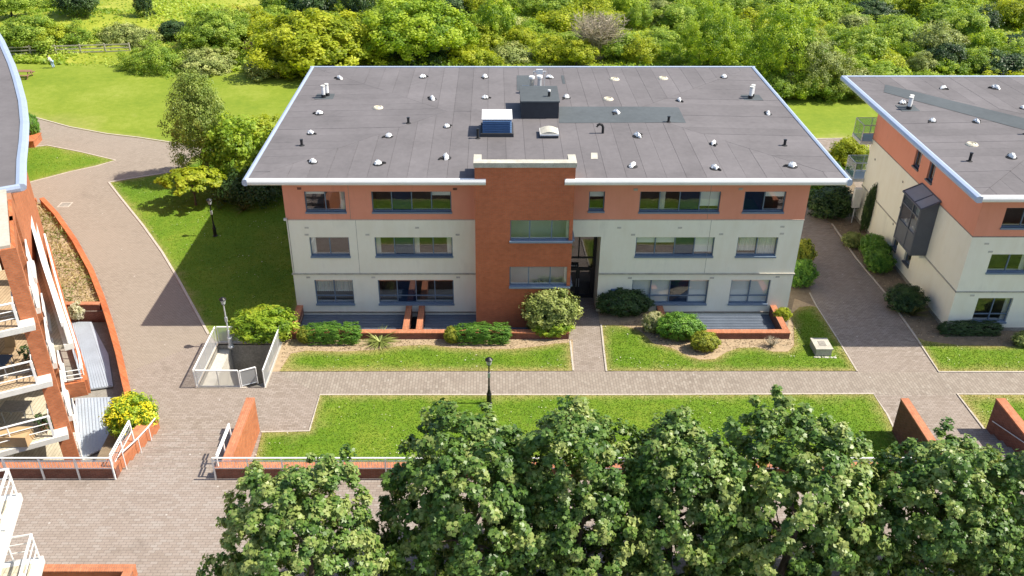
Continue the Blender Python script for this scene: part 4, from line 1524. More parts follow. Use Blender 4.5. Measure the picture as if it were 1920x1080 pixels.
# glazed oriel on the side wall
OW = .98
oy0, oy1, oz0, oz1 = 46.5, 48.95, 2.62, 5.62
ori = MB()
ori.obox(FL, oy0, oy0 + .06, .0, OW, oz0, oz1).obox(FL, oy1 - .06, oy1, .0, OW, oz0, oz1)
ori.obox(FL, oy0 + .06, oy1 - .06, 0, OW - .02, oz0 - .002, oz0 + .06)
for yy in (oy0 + .06, oy0 + .95, oy1 - .12):
    ori.obox(FL, yy, yy + .07, OW - .06, OW + .012, oz0 + .06, oz1)
for zz in (oz0 + .06, oz0 + 1.25, oz0 + 2.35, oz1 - .07):
    ori.obox(FL, oy0 + .13, oy1 - .12, OW - .055, OW + .008, zz, zz + .07)
ori = ori.build('oriel', 'charcoal', right)
ori['label'] = 'charcoal framed glazed oriel on the side wall'
for y0, y1 in ((oy0 + .13, oy0 + .95), (oy0 + 1.02, oy1 - .12)):
    MB().obox(FL, y0, y1, OW - .04, OW - .02, oz0 + .13, oz0 + 1.25).build('panel', 'charcoal', ori)
    pane(FL, y0, y1, OW - .03, oz0 + 1.32, oz0 + 2.35).build('pane', 'glass', ori)
    pane(FL, y0, y1, OW - .03, oz0 + 2.42, oz1 - .07).build('pane', 'glass_b', ori)
MB().obox(FL, oy0 + .1, oy1 - .1, .02, OW - .12, oz0 + 1.18, oz0 + 1.28).build('inner_shelf', 'blind', ori)
for i in range(4):
    MB().lathe((QX - OW + .25, oy0 + .4 + i * .5, oz0 + 1.28), [(.05, 0), (.07, .08), (.05, .2), (.02, .24)], 8).build('ornament', 'blind', ori)
mb = MB()
P4 = [(QX - OW - .05, oy0 - .06, oz1), (QX - OW - .05, oy1 + .06, oz1), (QX, oy1 + .06, oz1 + .5), (QX, oy0 - .06, oz1 + .5)]


def onroof(a, b, w):
    a, b = Vector(a), Vector(b)
    mb.tube([a, b], w, 6)


for a, b in ((0, 1), (1, 2), (2, 3), (3, 0)):
    onroof(P4[a], P4[b], .06)
ma = [(P4[0][i] + P4[1][i]) / 2 - (0.3 if i == 1 else 0) for i in range(3)]
mc = [(P4[3][i] + P4[2][i]) / 2 - (0.3 if i == 1 else 0) for i in range(3)]
onroof(ma, mc, .05)
mb.build('oriel_roof_frame', 'charcoal', ori)
for a, b, c, d in ((P4[0], ma, mc, P4[3]), (ma, P4[1], P4[2], mc)):
    MB().hexa([a, b, c, d] + [(q[0], q[1], q[2] + .012) for q in (a, b, c, d)]).build('roof_pane', 'lamp_glass', ori)
for yy in (oy0, oy1):
    MB().face([(QX - OW, yy, oz1 - .01), (QX, yy, oz1 - .01), (QX, yy, oz1 + .48)]).build('cheek', 'charcoal', ori)
MB().obox(FL, oy0 + .15, oy0 + .6, -.02, .3, oz0 - .25, oz0 - .003).build('bracket', 'cream', ori)
# corner balconies at the far end of the side wall
for zb, nm in ((5.75, 'upper'), (3.05, 'lower')):
    x0, x1, y0, y1 = 24.55, QX + 1.5, YRB - .15, YRB + 1.45
    bal = MB().box(x0, x1, y0, y1, zb - .22, zb).build('balcony', 'galv', right)
    bal['label'] = nm + ' corner balcony with grey rails and glass'
    for (px_, py_) in ((x0 + .05, y0 + .05), (x0 + .05, y1 - .05), (x0 + .05, (y0 + y1) / 2), (x1 - .1, y1 - .05), ((x0 + x1) / 2, y1 - .05), ((x0 + x1) / 2, y0 + .05)):
        MB().tube([(px_, py_, zb), (px_, py_, zb + 1.1)], .03, 6).build('post', 'galv', bal)
    for hh in (.55, 1.1):
        MB().tube([(x0 + .05, y0 + .05, zb + hh), (x0 + .05, y1 - .05, zb + hh), (x1, y1 - .05, zb + hh)], .028, 6).build('rail', 'galv', bal)
        MB().tube([(x0 + .05, y0 + .05, zb + hh), (QX, y0 + .05, zb + hh)], .028, 6).build('rail', 'galv', bal)
    MB().box(x0 + .02, x0 + .03, y0 + .1, y1 - .1, zb + .05, zb + 1.05).build('pane', 'glass_rail', bal)
    MB().box(x0 + .1, x1 - .2, y1 - .03, y1 - .02, zb + .05, zb + 1.05).build('pane', 'glass_rail', bal)
# white cabinet on the far corner with ivy
y, z = V(1622, 410, QX - .4)
t = tag(MB().box(QX - .75, QX - .25, YRB - .9, YRB - .6, 1.2, 2.6).build('wall_cabinet', 'offwhite'), 'white cabinet on a post at the far corner of the right block', 'cabinet')
MB().tube([(QX - .5, YRB - .75, 0), (QX - .5, YRB - .75, 1.2)], .04, 6).build('post', 'galv', t)
# vents on the right roof
RG = 'vents on the right roof'
for i, (u, v, c, lab) in enumerate([
        (1768, 163, 'w', 'white wrapped vent by the back edge, left one of two on the right roof'),
        (1866, 163, 'w', 'white wrapped vent by the back edge, right one of two on the right roof'),
        (1692, 190, 'w', 'flat white wrapped vent beside the twin flue on the right roof'),
        (1748, 224, 'w', 'torn white vent in front of the twin flue on the right roof'),
        (1830, 227, 'w', 'white wrapped vent below the dark felt strip of the right roof'),
        (1822, 268, 'c', 'cream mortar collar near the left fascia of the right roof'),
        (1896, 293, 'w', 'white wrapped vent nearest the front right on the right roof'),
        (1918, 203, 'w', 'white wrapped vent at the right picture edge above the dark strip')]):
    vent(u, v, zfr, 'white' if c == 'w' else 'cream', i % (4 if c == 'w' else 2), lab, RG, i * 1.9 + .4)
flue(1704, 204, 'twin white flue stack near the left fascia of the right roof', zfr)
stub(1818, 301, 'black vent pipe near the front of the right roof', .45, zfr)
stub(1922, 254, 'black vent pipe at the right picture edge on the right roof', .45, zfr)
felt_patch([(1660, 158), (1990, 243), (1990, 266), (1657, 172)], zfr, .024, parent=roofr, nu=40)


# ================================================================== PLAZA EDGE, STEPS, WING WALLS
UT = 1.98                                   # top of the upstand walls


def stairs(x0, x1, label):
    t = thing('staircase', label, 'steps', ((x0 + x1) / 2, 31, 0), 'steps up to the plaza')
    n, ya = 7, 33.57
    run = (ya - PY) / n
    for i in range(n):
        z1 = PZ * (i + 1) / n - (0.003 if i == n - 1 else 0)
        y1 = ya - run * i
        MB().box(x0, x1, y1 - run + .002, y1, -.02, z1).build('step', 'plaza', t)
        MB().box(x0, x1, y1 - .055, y1 + .006, z1 - .05, z1 + .004).build('nosing', 'paving_y', t)
    return t


WLX = -15.95                                # left wing wall face, left steps
stairs(WLX + .004, -11.58, 'broad paved steps beside the left building up to the plaza')
XW1 = W(1690, 745, 33.6)[0]
XW2 = W(1869, 745, 33.6)[0]
stairs(XW1 + .36, XW2 - .004, 'paved steps at the right, partly hidden behind the maple trees')


def brick_block(name, label, poly, z0, z1, mat='brick_o', cop='coping', group=None, over=.015):
    c = Vector((sum(p[0] for p in poly) / len(poly), sum(p[1] for p in poly) / len(poly), 0))
    t = thing(name, label, 'brick wall', c, group)
    zz = z1 if isinstance(z1, list) else [z1] * len(poly)
    MB().prism(poly, z0, [q - .08 for q in zz]).build('wall', mat, t)
    big = [(p[0] + (over if p[0] > c.x else -over), p[1] + (over if p[1] > c.y else -over)) for p in poly]
    MB().prism(big, [q - .079 for q in zz], zz).build('coping', cop, t)
    return t


WG = 'brick wing walls beside the steps'
brick_block('wing_wall', 'tall sunlit orange brick wing wall right of the left steps', [(-11.55, PY + .36), (-11.18, PY + .36), (-11.18, 33.65), (-11.55, 33.65)], -.2, UT, group=WG)
brick_block('wing_wall', 'low sloping brick wing wall under the white handrail left of the left steps', [(WLX - .55, PY + .36), (WLX, PY + .36), (WLX, 33.7), (WLX - .55, 34.3)], -.2, [UT, UT, .72, .72], group=WG)
brick_block('wing_wall', 'shaded red brick wing wall left of the right hand steps', [(XW1, PY + .36), (XW1 + .35, PY + .36), (XW1 + .35, 33.6), (XW1, 33.6)], -.2, UT, 'brick_dark', group=WG)  # darker brick puts the shade of this face into its colour
brick_block('wing_wall', 'red brick wing wall with thin handrail right of the right hand steps', [(XW2, PY + .36), (XW2 + .40, PY + .36), (XW2 + .40, 33.6), (XW2, 33.6)], -.2, UT, 'brick_dark', group=WG)  # same darkened brick, shade of the face in the colour
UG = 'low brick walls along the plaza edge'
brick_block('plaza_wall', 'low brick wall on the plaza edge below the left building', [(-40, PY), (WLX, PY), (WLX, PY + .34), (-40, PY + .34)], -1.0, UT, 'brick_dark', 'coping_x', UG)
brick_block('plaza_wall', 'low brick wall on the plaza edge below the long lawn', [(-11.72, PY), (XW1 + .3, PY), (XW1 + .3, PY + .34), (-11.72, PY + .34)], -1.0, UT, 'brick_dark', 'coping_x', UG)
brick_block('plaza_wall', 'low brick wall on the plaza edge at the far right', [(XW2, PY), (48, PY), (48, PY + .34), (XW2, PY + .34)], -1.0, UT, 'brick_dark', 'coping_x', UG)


def railing(label, pts, z0, z1, gap=.13, post=1.45, mat='white', group='white railings', cat='railing', foot=None):
    """posts, top rail, bottom rail and balusters along a polyline (x, y)"""
    t = thing('railing', label, cat, (pts[0][0], pts[0][1], z0), group)
    MB().tube([(p[0], p[1], z1) for p in pts], .038, 8).build('top_rail', mat, t)
    MB().tube([(p[0], p[1], z1 - .16) for p in pts], .022, 6).build('rail', mat, t)
    MB().tube([(p[0], p[1], z0 + .62) for p in pts], .02, 6).build('rail', mat, t)
    bal = MB()
    for a, b in zip(pts, pts[1:]):
        a, b = Vector(a), Vector(b)
        L = (b - a).length
        n = max(1, round(L / post))
        for i in range(n + 1):
            p = a.lerp(b, i / n)
            MB().box(p.x - .025, p.x + .025, p.y - .04, p.y + .04, z0, z1 - .03).build('post', mat, t)
        m = int(L / gap)
        for i in range(1, m):
            p = a.lerp(b, i / m)
            bal.tube([(p.x, p.y, z0 + .62), (p.x, p.y, z1 - .16)], .010, 5, False)
    o = bal.build('baluster_row', mat, t)
    o['kind'] = 'stuff'
    return t


railing('white railing along the plaza edge below the left building', [(-34, PY - .07), (WLX - .05, PY - .07)], PZ, PZ + 1.18)
railing('white railing along the plaza edge below the long lawn', [(-11.75, PY - .07), (20, PY - .07)], PZ, PZ + 1.18)
railing('short white railing on top of the tall orange wing wall', [(-11.62, PY + .1), (-11.62, 31.0)], PZ + .35, PZ + 1.18, post=1.1)
railing('short white railing climbing beside the yellow flowering bush', [(WLX - .12, PY + .1), (WLX - .12, 31.2)], PZ - .05, PZ + 1.18, post=1.1)
t = thing('handrail', 'white tubular handrail on the sloping wing wall of the left steps', 'handrail', (WLX + .2, 31, 0))
hr = [(WLX + .18, 29.4, 2.32), (WLX + .18, 31.0, 1.75), (WLX + .18, 32.2, 1.42), (WLX + .08, 33.4, 1.05)]
MB().tube(hr, .032, 8).build('rail', 'white', t)
for (x, y, z), zb in zip(hr[:3], (1.2, .78, .58)):
    MB().tube([(x, y, zb), (x, y, z)], .024, 7).build('post', 'white', t)
t = thing('handrail', 'thin steel handrail fixed to the right hand red brick wing wall', 'handrail', (XW2 - .1, 31, 0))
MB().tube([(XW2 - .09, 33.2, .95), (XW2 - .09, 29.2, 2.2)], .024, 8).build('rail', 'galv', t)
for y in (32.6, 29.8):
    z = .95 + (33.2 - y) / 4 * 1.25
    MB().tube([(XW2 - .09, y, z - .01), (XW2 + .01, y, z - .05)], .012, 6).build('bracket', 'galv', t)
# raised planter on the plaza at the bottom edge
brick_block('planter_wall', 'orange brick planter wall at the bottom left picture edge', [(-16.9, 23.28), (-13.3, 23.28), (-13.3, 23.6), (-16.9, 23.6)], PZ - .02, 1.9, cop='coping_x')
brick_block('planter_wall', 'short end wall of the brick planter at the bottom left edge', [(-13.62, 19.0), (-13.3, 19.0), (-13.3, 23.27), (-13.62, 23.27)], PZ - .02, 1.897)
structure(sheet('planter_soil', [(-17, 18), (-13.64, 18), (-13.64, 23.27), (-17, 23.27)], PZ + .03, 'dark_soil'))

# ================================================================== STAIR PIT WITH MESH RAILINGS
t = thing('stair_pit', 'sunken concrete stair pit with pale left ledge, inside the mesh railings', 'stairwell', (-13.4, 39, 0))
p0, p1, q0, q1 = PIT[0][0], PIT[1][0], PIT[0][1], PIT[2][1]
mb = MB()
zb = -2.7
mb.face([(p0, q0, zb), (p1, q0, zb), (p1, q1, zb), (p0, q1, zb)])
for a, b in (((p0, q0), (p1, q0)), ((p1, q0), (p1, q1)), ((p1, q1), (p0, q1)), ((p0, q1), (p0, q0))):
    mb.face([(*a, zb), (*b, zb), (*b, .012), (*a, .012)])
mb.build('lining', 'concrete', t)
MB().box(p0 + .002, p0 + .62, q0 + .002, q1 - .002, -2.69, -.35).build('ledge', 'pale_concrete', t)
MB().box(p0 + .625, p1 - .9, q0 + .002, q0 + .4, -2.69, -1.1).build('landing', 'pale_concrete', t)
for i in range(9):
    MB().box(p1 - .85, p1 - .003, q0 + .003 + i * .27, q0 + .27 + i * .27, -2.69, -.02 - .17 * (i + 1)).build('step', 'concrete', t)
mb = MB()
for a, b in (((p0 - .12, q0 - .12), (p1 - .9, q0)), ((p0 - .12, q0), (p0, q1)), ((p0 - .12, q1), (p1 + .12, q1 + .12)), ((p1, q0 - .12), (p1 + .12, q1))):
    mb.box(a[0], b[0], a[1], b[1], -.05, .035)
mb.build('rim', 'kerb', t)


def mesh_rail(label, pts, post=1.1, h=1.08):
    t = thing('mesh_railing', label, 'railing', (pts[0][0], pts[0][1], 0), 'mesh railings round the stair pit')
    MB().tube([(p[0], p[1], h) for p in pts], .04, 8).build('top_rail', 'white', t)
    MB().tube([(p[0], p[1], .1) for p in pts], .022, 6).build('bottom_rail', 'galv', t)
    for a, b in zip(pts, pts[1:]):
        a, b = Vector(a), Vector(b)
        n = max(1, round((b - a).length / post))
        for i in range(n + 1):
            p = a.lerp(b, i / n)
            MB().tube([(p.x, p.y, 0), (p.x, p.y, h - .02)], .03 if i in (0, n) else .02, 7).build('post', 'white' if i in (0, n) else 'galv', t)
        m = MB()
        m.face([(a.x, a.y, .12), (b.x, b.y, .12), (b.x, b.y, h - .05), (a.x, a.y, h - .05)])
        m.build('mesh_panel', 'mesh', t)
    return t


mesh_rail('pale mesh railing along the left side of the stair pit', [(p0 - .06, q1 + .06), (p0 - .06, q0 - .06)])
mesh_rail('pale mesh railing along the front of the stair pit', [(p0 + .05, q0 - .06), (-12.95, q0 - .06)])
mesh_rail('pale mesh railing along the right side of the stair pit', [(p1 + .06, q0 - .06), (p1 + .06, q1 + .3)])
mesh_rail('pale mesh railing across the back of the stair pit by the bush', [(p0 + .05, q1 + .06), (p1 - .1, q1 + .06)])
mesh_rail('open mesh gate at the front of the stair pit', [(-12.88, q0 - .04), (-12.15, q0 + .32)], .6, 1.02)

# ================================================================== STREET LAMPS
def street_lamp(u, v, label, h=2.75, rz=0.0, pm='black'):
    x, y = G(u, v)
    t = thing('street_lamp', label, 'lamp', (x, y, 0), 'black post lamps on the lawns', rz)
    MB().lathe((x, y, 0), [(.17, -.02), (.17, .06), (.12, .10), (.115, .55), (.135, .60), (.10, .66), (.055, .9), (.05, 1.0), (.065, 1.03), (.045, 1.08), (.036, h - .42)], 12).build('post', pm, t)
    MB().box(x - .065, x + .065, y - .05, y + .05, 1.62, 1.9).build('control_box', 'galv', t)
    hd = MB().lathe((x, y, h - .42), [(.04, 0), (.10, .03), (.11, .05)], 10).build('lantern_base', 'black', t)
    MB().lathe((x, y, h - .42), [(.10, .052), (.17, .33)], 6).build('lantern_glass', 'lamp_glass', t)
    MB().lathe((x, y, h - .42), [(.20, .332), (.19, .36), (.07, .45), (.02, .47)], 12).build('lantern_cap', 'black', t)
    return t


street_lamp(917, 757, 'black post lamp standing at the edge of the long lawn behind the maples')
street_lamp(404, 443, 'black post lamp on the shaded lawn left of the middle block')
street_lamp(433, 650, 'pale post lamp beside the stair pit bush', 3.1, pm='galv')

# utility stone box
x, y = G(1543, 668)
t = thing('utility_box', 'pale concrete utility box with dark lid on the front lawn', 'utility box', (x, y, 0))
MB().box(x - .42, x + .42, y - .02, y + 1.0, 0, .42).build('body', 'stone', t)
MB().box(x - .46, x + .46, y - .06, y + 1.04, .421, .50).build('top', 'stone', t)
MB().box(x - .17, x + .2, y + .26, y + .74, .501, .512).build('lid', 'concrete', t)
for i in range(9):
    MB().lathe((x - .5 + .13 * i + .05 * math.sin(i * 5), y - .14 - .1 * abs(math.sin(i * 3.1)), 0.02), [(.05, 0), (.06 + .02 * (i % 3), .03), (.03, .06)], 7).build('pebble', 'stone', t)
# manhole covers
for u, v, lab in ((122, 384, 'grey manhole cover on the curved path'), (540, 395, None)):
    if lab:
        x, y = G(u, v)
        t = thing('manhole_cover', lab, 'manhole cover', (x, y, 0))
        MB().box(x - .42, x + .42, y - .42, y + .42, -.01, .014).build('frame', 'kerb', t)
        MB().box(x - .33, x + .33, y - .33, y + .33, .0141, .02).build('lid', 'concrete', t)

# ================================================================== LEFT BLOCK (curved)
LZ = [1.93, 4.84, 7.69]
LR = 11.0
left = thing('apartment_block', 'curved apartment block at the left edge with orange brick piers and white balconies', 'building', (-24, 40, -.6))
RC = [(-17.9, 31.6), (-21.54, 37.58), (-22.91, 40.64), (-23.94, 43.14), (-25.13, 45.89), (-26.85, 49.42), (-29.0, 53.42), (-30.89, 56.79), (-34.33, 62.6), (-39.25, 70.36)]
rp = RC[1:] + [(-60, 80), (-75, 60), (-42, 27.0)]
MB().prism(rp, LR - .28, LR).build('roof', 'felt', left)
ed = MB()
for a, b in zip(RC[1:], RC[2:]):
    d = (Vector(b) - Vector(a)).normalized()
    profile(ed, (a[0], a[1], LR), (b[0], b[1], LR), (d.y, -d.x, 0), [(q * 1.6, w) for q, w in FASC])
a, b = (-42, 27.0), RC[1]
d = (Vector(b) - Vector(a)).normalized()
profile(ed, (a[0], a[1], LR), (b[0], b[1], LR), (d.y, -d.x, 0), FASC)
ed.build('fascia', 'alu', left)
ins = [(x - .75, y - .25) for x, y in RC[1:]]
MB().prism(ins + [(-60, 78), (-73, 60), (-44, 29.5)], -.6, LR - .285).build('wall', 'brick_o', left)
# the balcony stack in front: local frame
C0 = Vector((-19.04, 31.7))
AX, TX = Vector((.894, .447)), Vector((-.447, .894))


def L2(s, d):
    q = C0 + AX * s + TX * d
    return q.x, q.y


def lq(s0, s1, d0, d1):
    return [L2(s0, d0), L2(s1, d0), L2(s1, d1), L2(s0, d1)]


MB().prism(lq(-.62, 0, 0, .55), -.6, 10.9).build('pier', 'brick_o', left)
MB().prism(lq(-.22, 0, 2.9, 3.4), -.6, 10.86).build('pier', 'brick_o', left)
MB().prism(lq(-.22, -.02, 5.3, 6.8), -.6, 10.8).build('pier', 'brick_o', left)
MB().prism(lq(-.17, -.02, .56, 5.3), 10.3, 10.86).build('brick_band', 'brick_o', left)
MB().prism(lq(-9, -.18, .1, 6.2), 10.902, 11.02).build('canopy', 'canopy', left)
MB().prism(lq(-9, -1.22, 5.0, 5.3), -.6, 10.88).build('wall', 'cream', left)
MB().prism(lq(-3.0, -2.8, .6, 5.0), -.6, 10.88).build('wall', 'cream', left)
for i, z in enumerate([-.55] + LZ):
    fl = MB().prism(lq(-9, -.02, .56, 5.0), z - .26, z - .02).build('floor_slab', 'offwhite', left)
    MB().prism(lq(-8.8, -.45, .6, 4.98), z - .018, z).build('deck', 'decking' if i in (2, 3) else 'paleboard', fl)
    if i == 0:
        continue
    # projecting front balcony
    bal = MB().prism(lq(-7.5, -.12, -.62, .0), z - .30, z - .04).build('balcony', 'offwhite', left)
    MB().prism(lq(-7.3, -.64, -.5, .54), z - .038, z - .02).build('deck', 'decking' if i in (2, 3) else 'paleboard', bal)
    c = [(*L2(-7.3, -.5), z), (*L2(-.66, -.5), z), (*L2(-.66, .45), z)]
    for hh, r_ in ((1.08, .045), (.72, .022), (.38, .022)):
        MB().tube([(p[0], p[1], p[2] + hh) for p in c], r_, 7).build('rail', 'white', bal)
    for s in (-7.2, -5.6, -3.9, -2.3):
        MB().tube([(*L2(s, -.5), z - .03), (*L2(s, -.5), z + 1.06)], .028, 6).build('post', 'white', bal)
    MB().prism(lq(-.72, -.62, -.55, -.45), z - .04, z + 1.1).build('corner_post', 'white', bal)
for i, z in enumerate(LZ + [LZ[0] - 2.6]):
    # side railing panels between the piers, seen almost edge-on
    for d0, d1 in ((.62, 2.85), (3.45, 5.25)):
        ra = MB().tube([(*L2(.06, d0), z + 1.15), (*L2(.06, d1), z + 1.15)], .04, 6).build('side_railing', 'white', left)
        MB().tube([(*L2(.06, d0), z + .1), (*L2(.06, d1), z + .1)], .04, 6).build('bottom_rail', 'white', ra)
        n = 11
        for k_ in range(n + 1):
            MB().tube([(*L2(.06, d0 + (d1 - d0) * k_ / n), z + .1), (*L2(.06, d0 + (d1 - d0) * k_ / n), z + 1.15)], .022, 5, False).build('baluster', 'white', ra)
        MB().prism(lq(-.05, .16, d0, d1), z - .24, z + .05).build('slab_edge', 'offwhite', left)
# long curved white balcony on the side and the brick fronted terrace below
band = [(-31.5, 55.0), (-27.84, 48.81), (-25.05, 43.82), (-22.63, 39.58), (-20.76, 36.42), (-19.26, 33.85)]
bal = MB().wall(band, .42, 4.55, 4.86).build('balcony', 'offwhite', left)
bal['label'] = 'long curved white balcony along the side'
MB().wall(band, .16, 5.80, 6.02).build('top_rail', 'white', bal)
MB().wall(band, .05, 4.87, 5.79).build('balustrade', 'offwhite', bal)
MB().wall([(x - .8, y - .3) for x, y in band], 1.3, 4.60, 4.80).build('floor', 'paleboard', bal)
low = [(-27.2, 48.6), (-24.12, 43.01), (-22.51, 40.13), (-21.16, 37.82), (-20.02, 35.84), (-19.42, 34.6)]
ter = MB().wall(low, .24, 1.5, 2.3).build('terrace_wall', 'brick_o', left)
MB().wall([low[-1], (-20.35, 34.3)], .24, 1.501, 2.295).build('end_wall', 'brick_o', ter)
MB().wall(low, .10, 2.92, 3.02).build('top_rail', 'white', ter)
for a, b in zip(low, low[1:]):
    for f in (0, .33, .66):
        p = Vector(a).lerp(Vector(b), f)
        MB().tube([(p.x, p.y, 2.25), (p.x, p.y, 2.95)], .03, 6).build('post', 'white', ter)
for hh in (2.48, 2.70, 2.95):
    MB().tube([(-19.45, 34.55, hh), (-20.3, 34.3, hh)], .025, 6).build('rail', 'white', ter)
MB().wall([(x - .7, y - .35) for x, y in low], 1.1, 1.55, 1.75).build('terrace_floor', 'concrete', ter)
# door panels and furniture on the balconies
for z in LZ:
    MB().prism(lq(-5.2, -3.6, 4.93, 4.99), z, z + 2.1).build('balcony_door', 'glass_b', left)


def balc_thing(name, label, cat, s, d, z, fn):
    x, y = L2(s, d)
    t = thing(name, label, cat, (x, y, z))
    fn(t, x, y, z)
    return t


def table(mat):
    def f(t, x, y, z):
        MB().box(x - .6, x + .6, y - .4, y + .4, z + .68, z + .73).build('table_top', mat, t)
        for sx in (-1, 1):
            for sy in (-1, 1):
                MB().tube([(x + sx * .5, y + sy * .3, z), (x + sx * .5, y + sy * .3, z + .68)], .022, 6).build('leg', 'galv', t)
    return f


def chair(mat):
    def f(t, x, y, z):
        MB().box(x - .24, x + .24, y - .24, y + .24, z + .42, z + .47).build('seat', mat, t)
        MB().hexa([(x - .24, y + .22, z + .48), (x + .24, y + .22, z + .48), (x + .24, y + .26, z + .48), (x - .24, y + .26, z + .48),
                   (x - .22, y + .32, z + .95), (x + .22, y + .32, z + .95), (x + .22, y + .35, z + .95), (x - .22, y + .35, z + .95)]).build('backrest', mat, t)
        for sx in (-1, 1):
            for sy in (-1, 1):
                MB().tube([(x + sx * .26, y + sy * .26, z), (x + sx * .21, y + sy * .21, z + .43)], .016, 6).build('leg', 'black', t)
    return f


def pot(t, x, y, z):
    MB().lathe((x, y, z), [(.14, 0), (.2, .32), (.22, .34), (.18, .335)], 12).build('pot', 'timber', t)
    link('foliage', POTLEAF, 'darkleaf', t).location = (0, 0, .55)


POTLEAF = crown_mesh('pot foliage', 91, .34, .34, .32, 14, 26, .13, .11, T_OVAL)
balc_thing('garden_table', 'navy covered table on the middle balcony of the left building', 'table', -2.1, .9, LZ[1], table('bluecloth'))
balc_thing('garden_chair', 'tan garden chair on the middle balcony of the left building', 'chair', -1.6, 1.9, LZ[1], chair('cardboard'))
balc_thing('plant_pot', 'leafy plant pot on the middle balcony of the left building', 'plant pot', -.85, 1.2, LZ[1], pot)
balc_thing('storage_box', 'tan board box on the balcony below the navy table', 'box', -2.2, -.2, LZ[0], lambda t, x, y, z: (MB().box(x - .8, x + .7, y - .35, y + .35, z, z + .5).build('body', 'cardboard', t), MB().box(x - .83, x + .73, y - .38, y + .38, z + .501, z + .55).build('lid', 'cardboard', t)))
balc_thing('garden_table', 'grey table on the lowest visible balcony of the left building', 'table', -2.0, 1.5, LZ[0], table('concrete'))
balc_thing('plant_pot', 'dark plant pot on the lowest visible balcony of the left building', 'plant pot', -1.0, 0.1, LZ[0], pot)
balc_thing('garden_chair', 'black garden chair on the top balcony of the left building', 'chair', -1.7, .2, LZ[2], chair('black'))
balc_thing('garden_table', 'dark table on the top balcony of the left building', 'table', -2.9, .1, LZ[2], table('bluecloth'))

# sunken ledge with light metal decks beside it, and the curved garden wall
structure(sheet('sunken_floor', SUNK, -.75, 'concrete'))
mb = MB()
for i in range(len(SUNK)):
    a, b = SUNK[i], SUNK[(i + 1) % len(SUNK)]
    mb.face([(*a, -.75), (*b, -.75), (*b, .02), (*a, .02)])
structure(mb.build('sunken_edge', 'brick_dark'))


def poly_deck(poly, z, label, n, a0, a1):
    """light corrugated sheets: ribs run from the a0 side to the a1 side"""
    mb = MB().prism(poly, z - .08, z)
    for i in range(n):
        f = (i + .5) / n
        p = Vector(a0[0]).lerp(Vector(a0[1]), f)
        q = Vector(a1[0]).lerp(Vector(a1[1]), f)
        mb.wall([p, q], .06, z, z + .03)
    return tag(mb.build('metal_deck', 'deckmetal_lt'), label, 'metal deck', 'ribbed metal decks')


D1 = [(-21.75, 37.6), (-19.95, 38.05), (-21.3, 41.0), (-23.5, 44.3), (-24.97, 44.3)]
poly_deck(D1, -.58, 'pale corrugated deck beside the brick terrace of the left building', 13, ((-21.7, 37.65), (-20.0, 38.05)), ((-24.8, 44.25), (-23.55, 44.25)))
D2 = [(-19.5, 32.3), (-17.9, 33.6), (-19.35, 37.1), (-21.5, 37.0)]
poly_deck(D2, -.58, 'pale corrugated deck at the foot of the left building behind the yellow bush', 12, ((-19.4, 32.4), (-18.0, 33.6)), ((-21.4, 36.95), (-19.45, 37.05)))
cw = [G(u, v, .42) for u, v in ((78, 371), (105, 400), (140, 450), (170, 505), (190, 555), (205, 600), (222, 660), (236, 722), (243, 752))]
t = thing('garden_wall', 'low curved orange brick wall along the buff path', 'brick wall', (cw[4][0], cw[4][1], 0))
MB().wall(cw, .30, -.75, .36).build('wall', 'brick_o', t)
MB().wall(cw, .33, .361, .43).build('coping', 'brick_o', t)
t = thing('garden_wall', 'short brick wall crossing between the weed bed and pale decks', 'brick wall', (-24, 44.7, 0))
MB().wall([(-26.2, 44.75), (-22.95, 44.75)], .30, -.75, .36).build('wall', 'brick_dark', t)
MB().wall([(-26.2, 44.75), (-22.97, 44.75)], .33, .361, .427).build('coping', 'coping_x', t)
t = thing('garden_wall', 'short brick wall closing the far end of the weed bed', 'brick wall', (-34, 59.3, 0))
MB().wall([(-36.5, 58.2), (-33.1, 59.35)], .30, -.05, .36).build('wall', 'brick_o', t)
MB().wall([(-36.5, 58.2), (-33.12, 59.35)], .33, .361, .427).build('coping', 'brick_o', t)
WEED = [(-26.2, 44.95), (-22.85, 44.95), (-23.4, 45.7), (-25.3, 48.9), (-27.9, 52.85), (-30.8, 56.9), (-33.0, 59.2), (-36.5, 58.0), (-33.5, 54.5), (-29.5, 50.0)]
structure(sheet('weed_bed', WEED, .06, 'soil'))
# planter at the steps for the yellow bush
structure(sheet('planter_soil', [(-18.2, 31.0), (WLX - .56, 31.0), (WLX - .56, 34.2), (-17.6, 35.3), (-18.4, 34.9)], .02, 'dark_soil'))

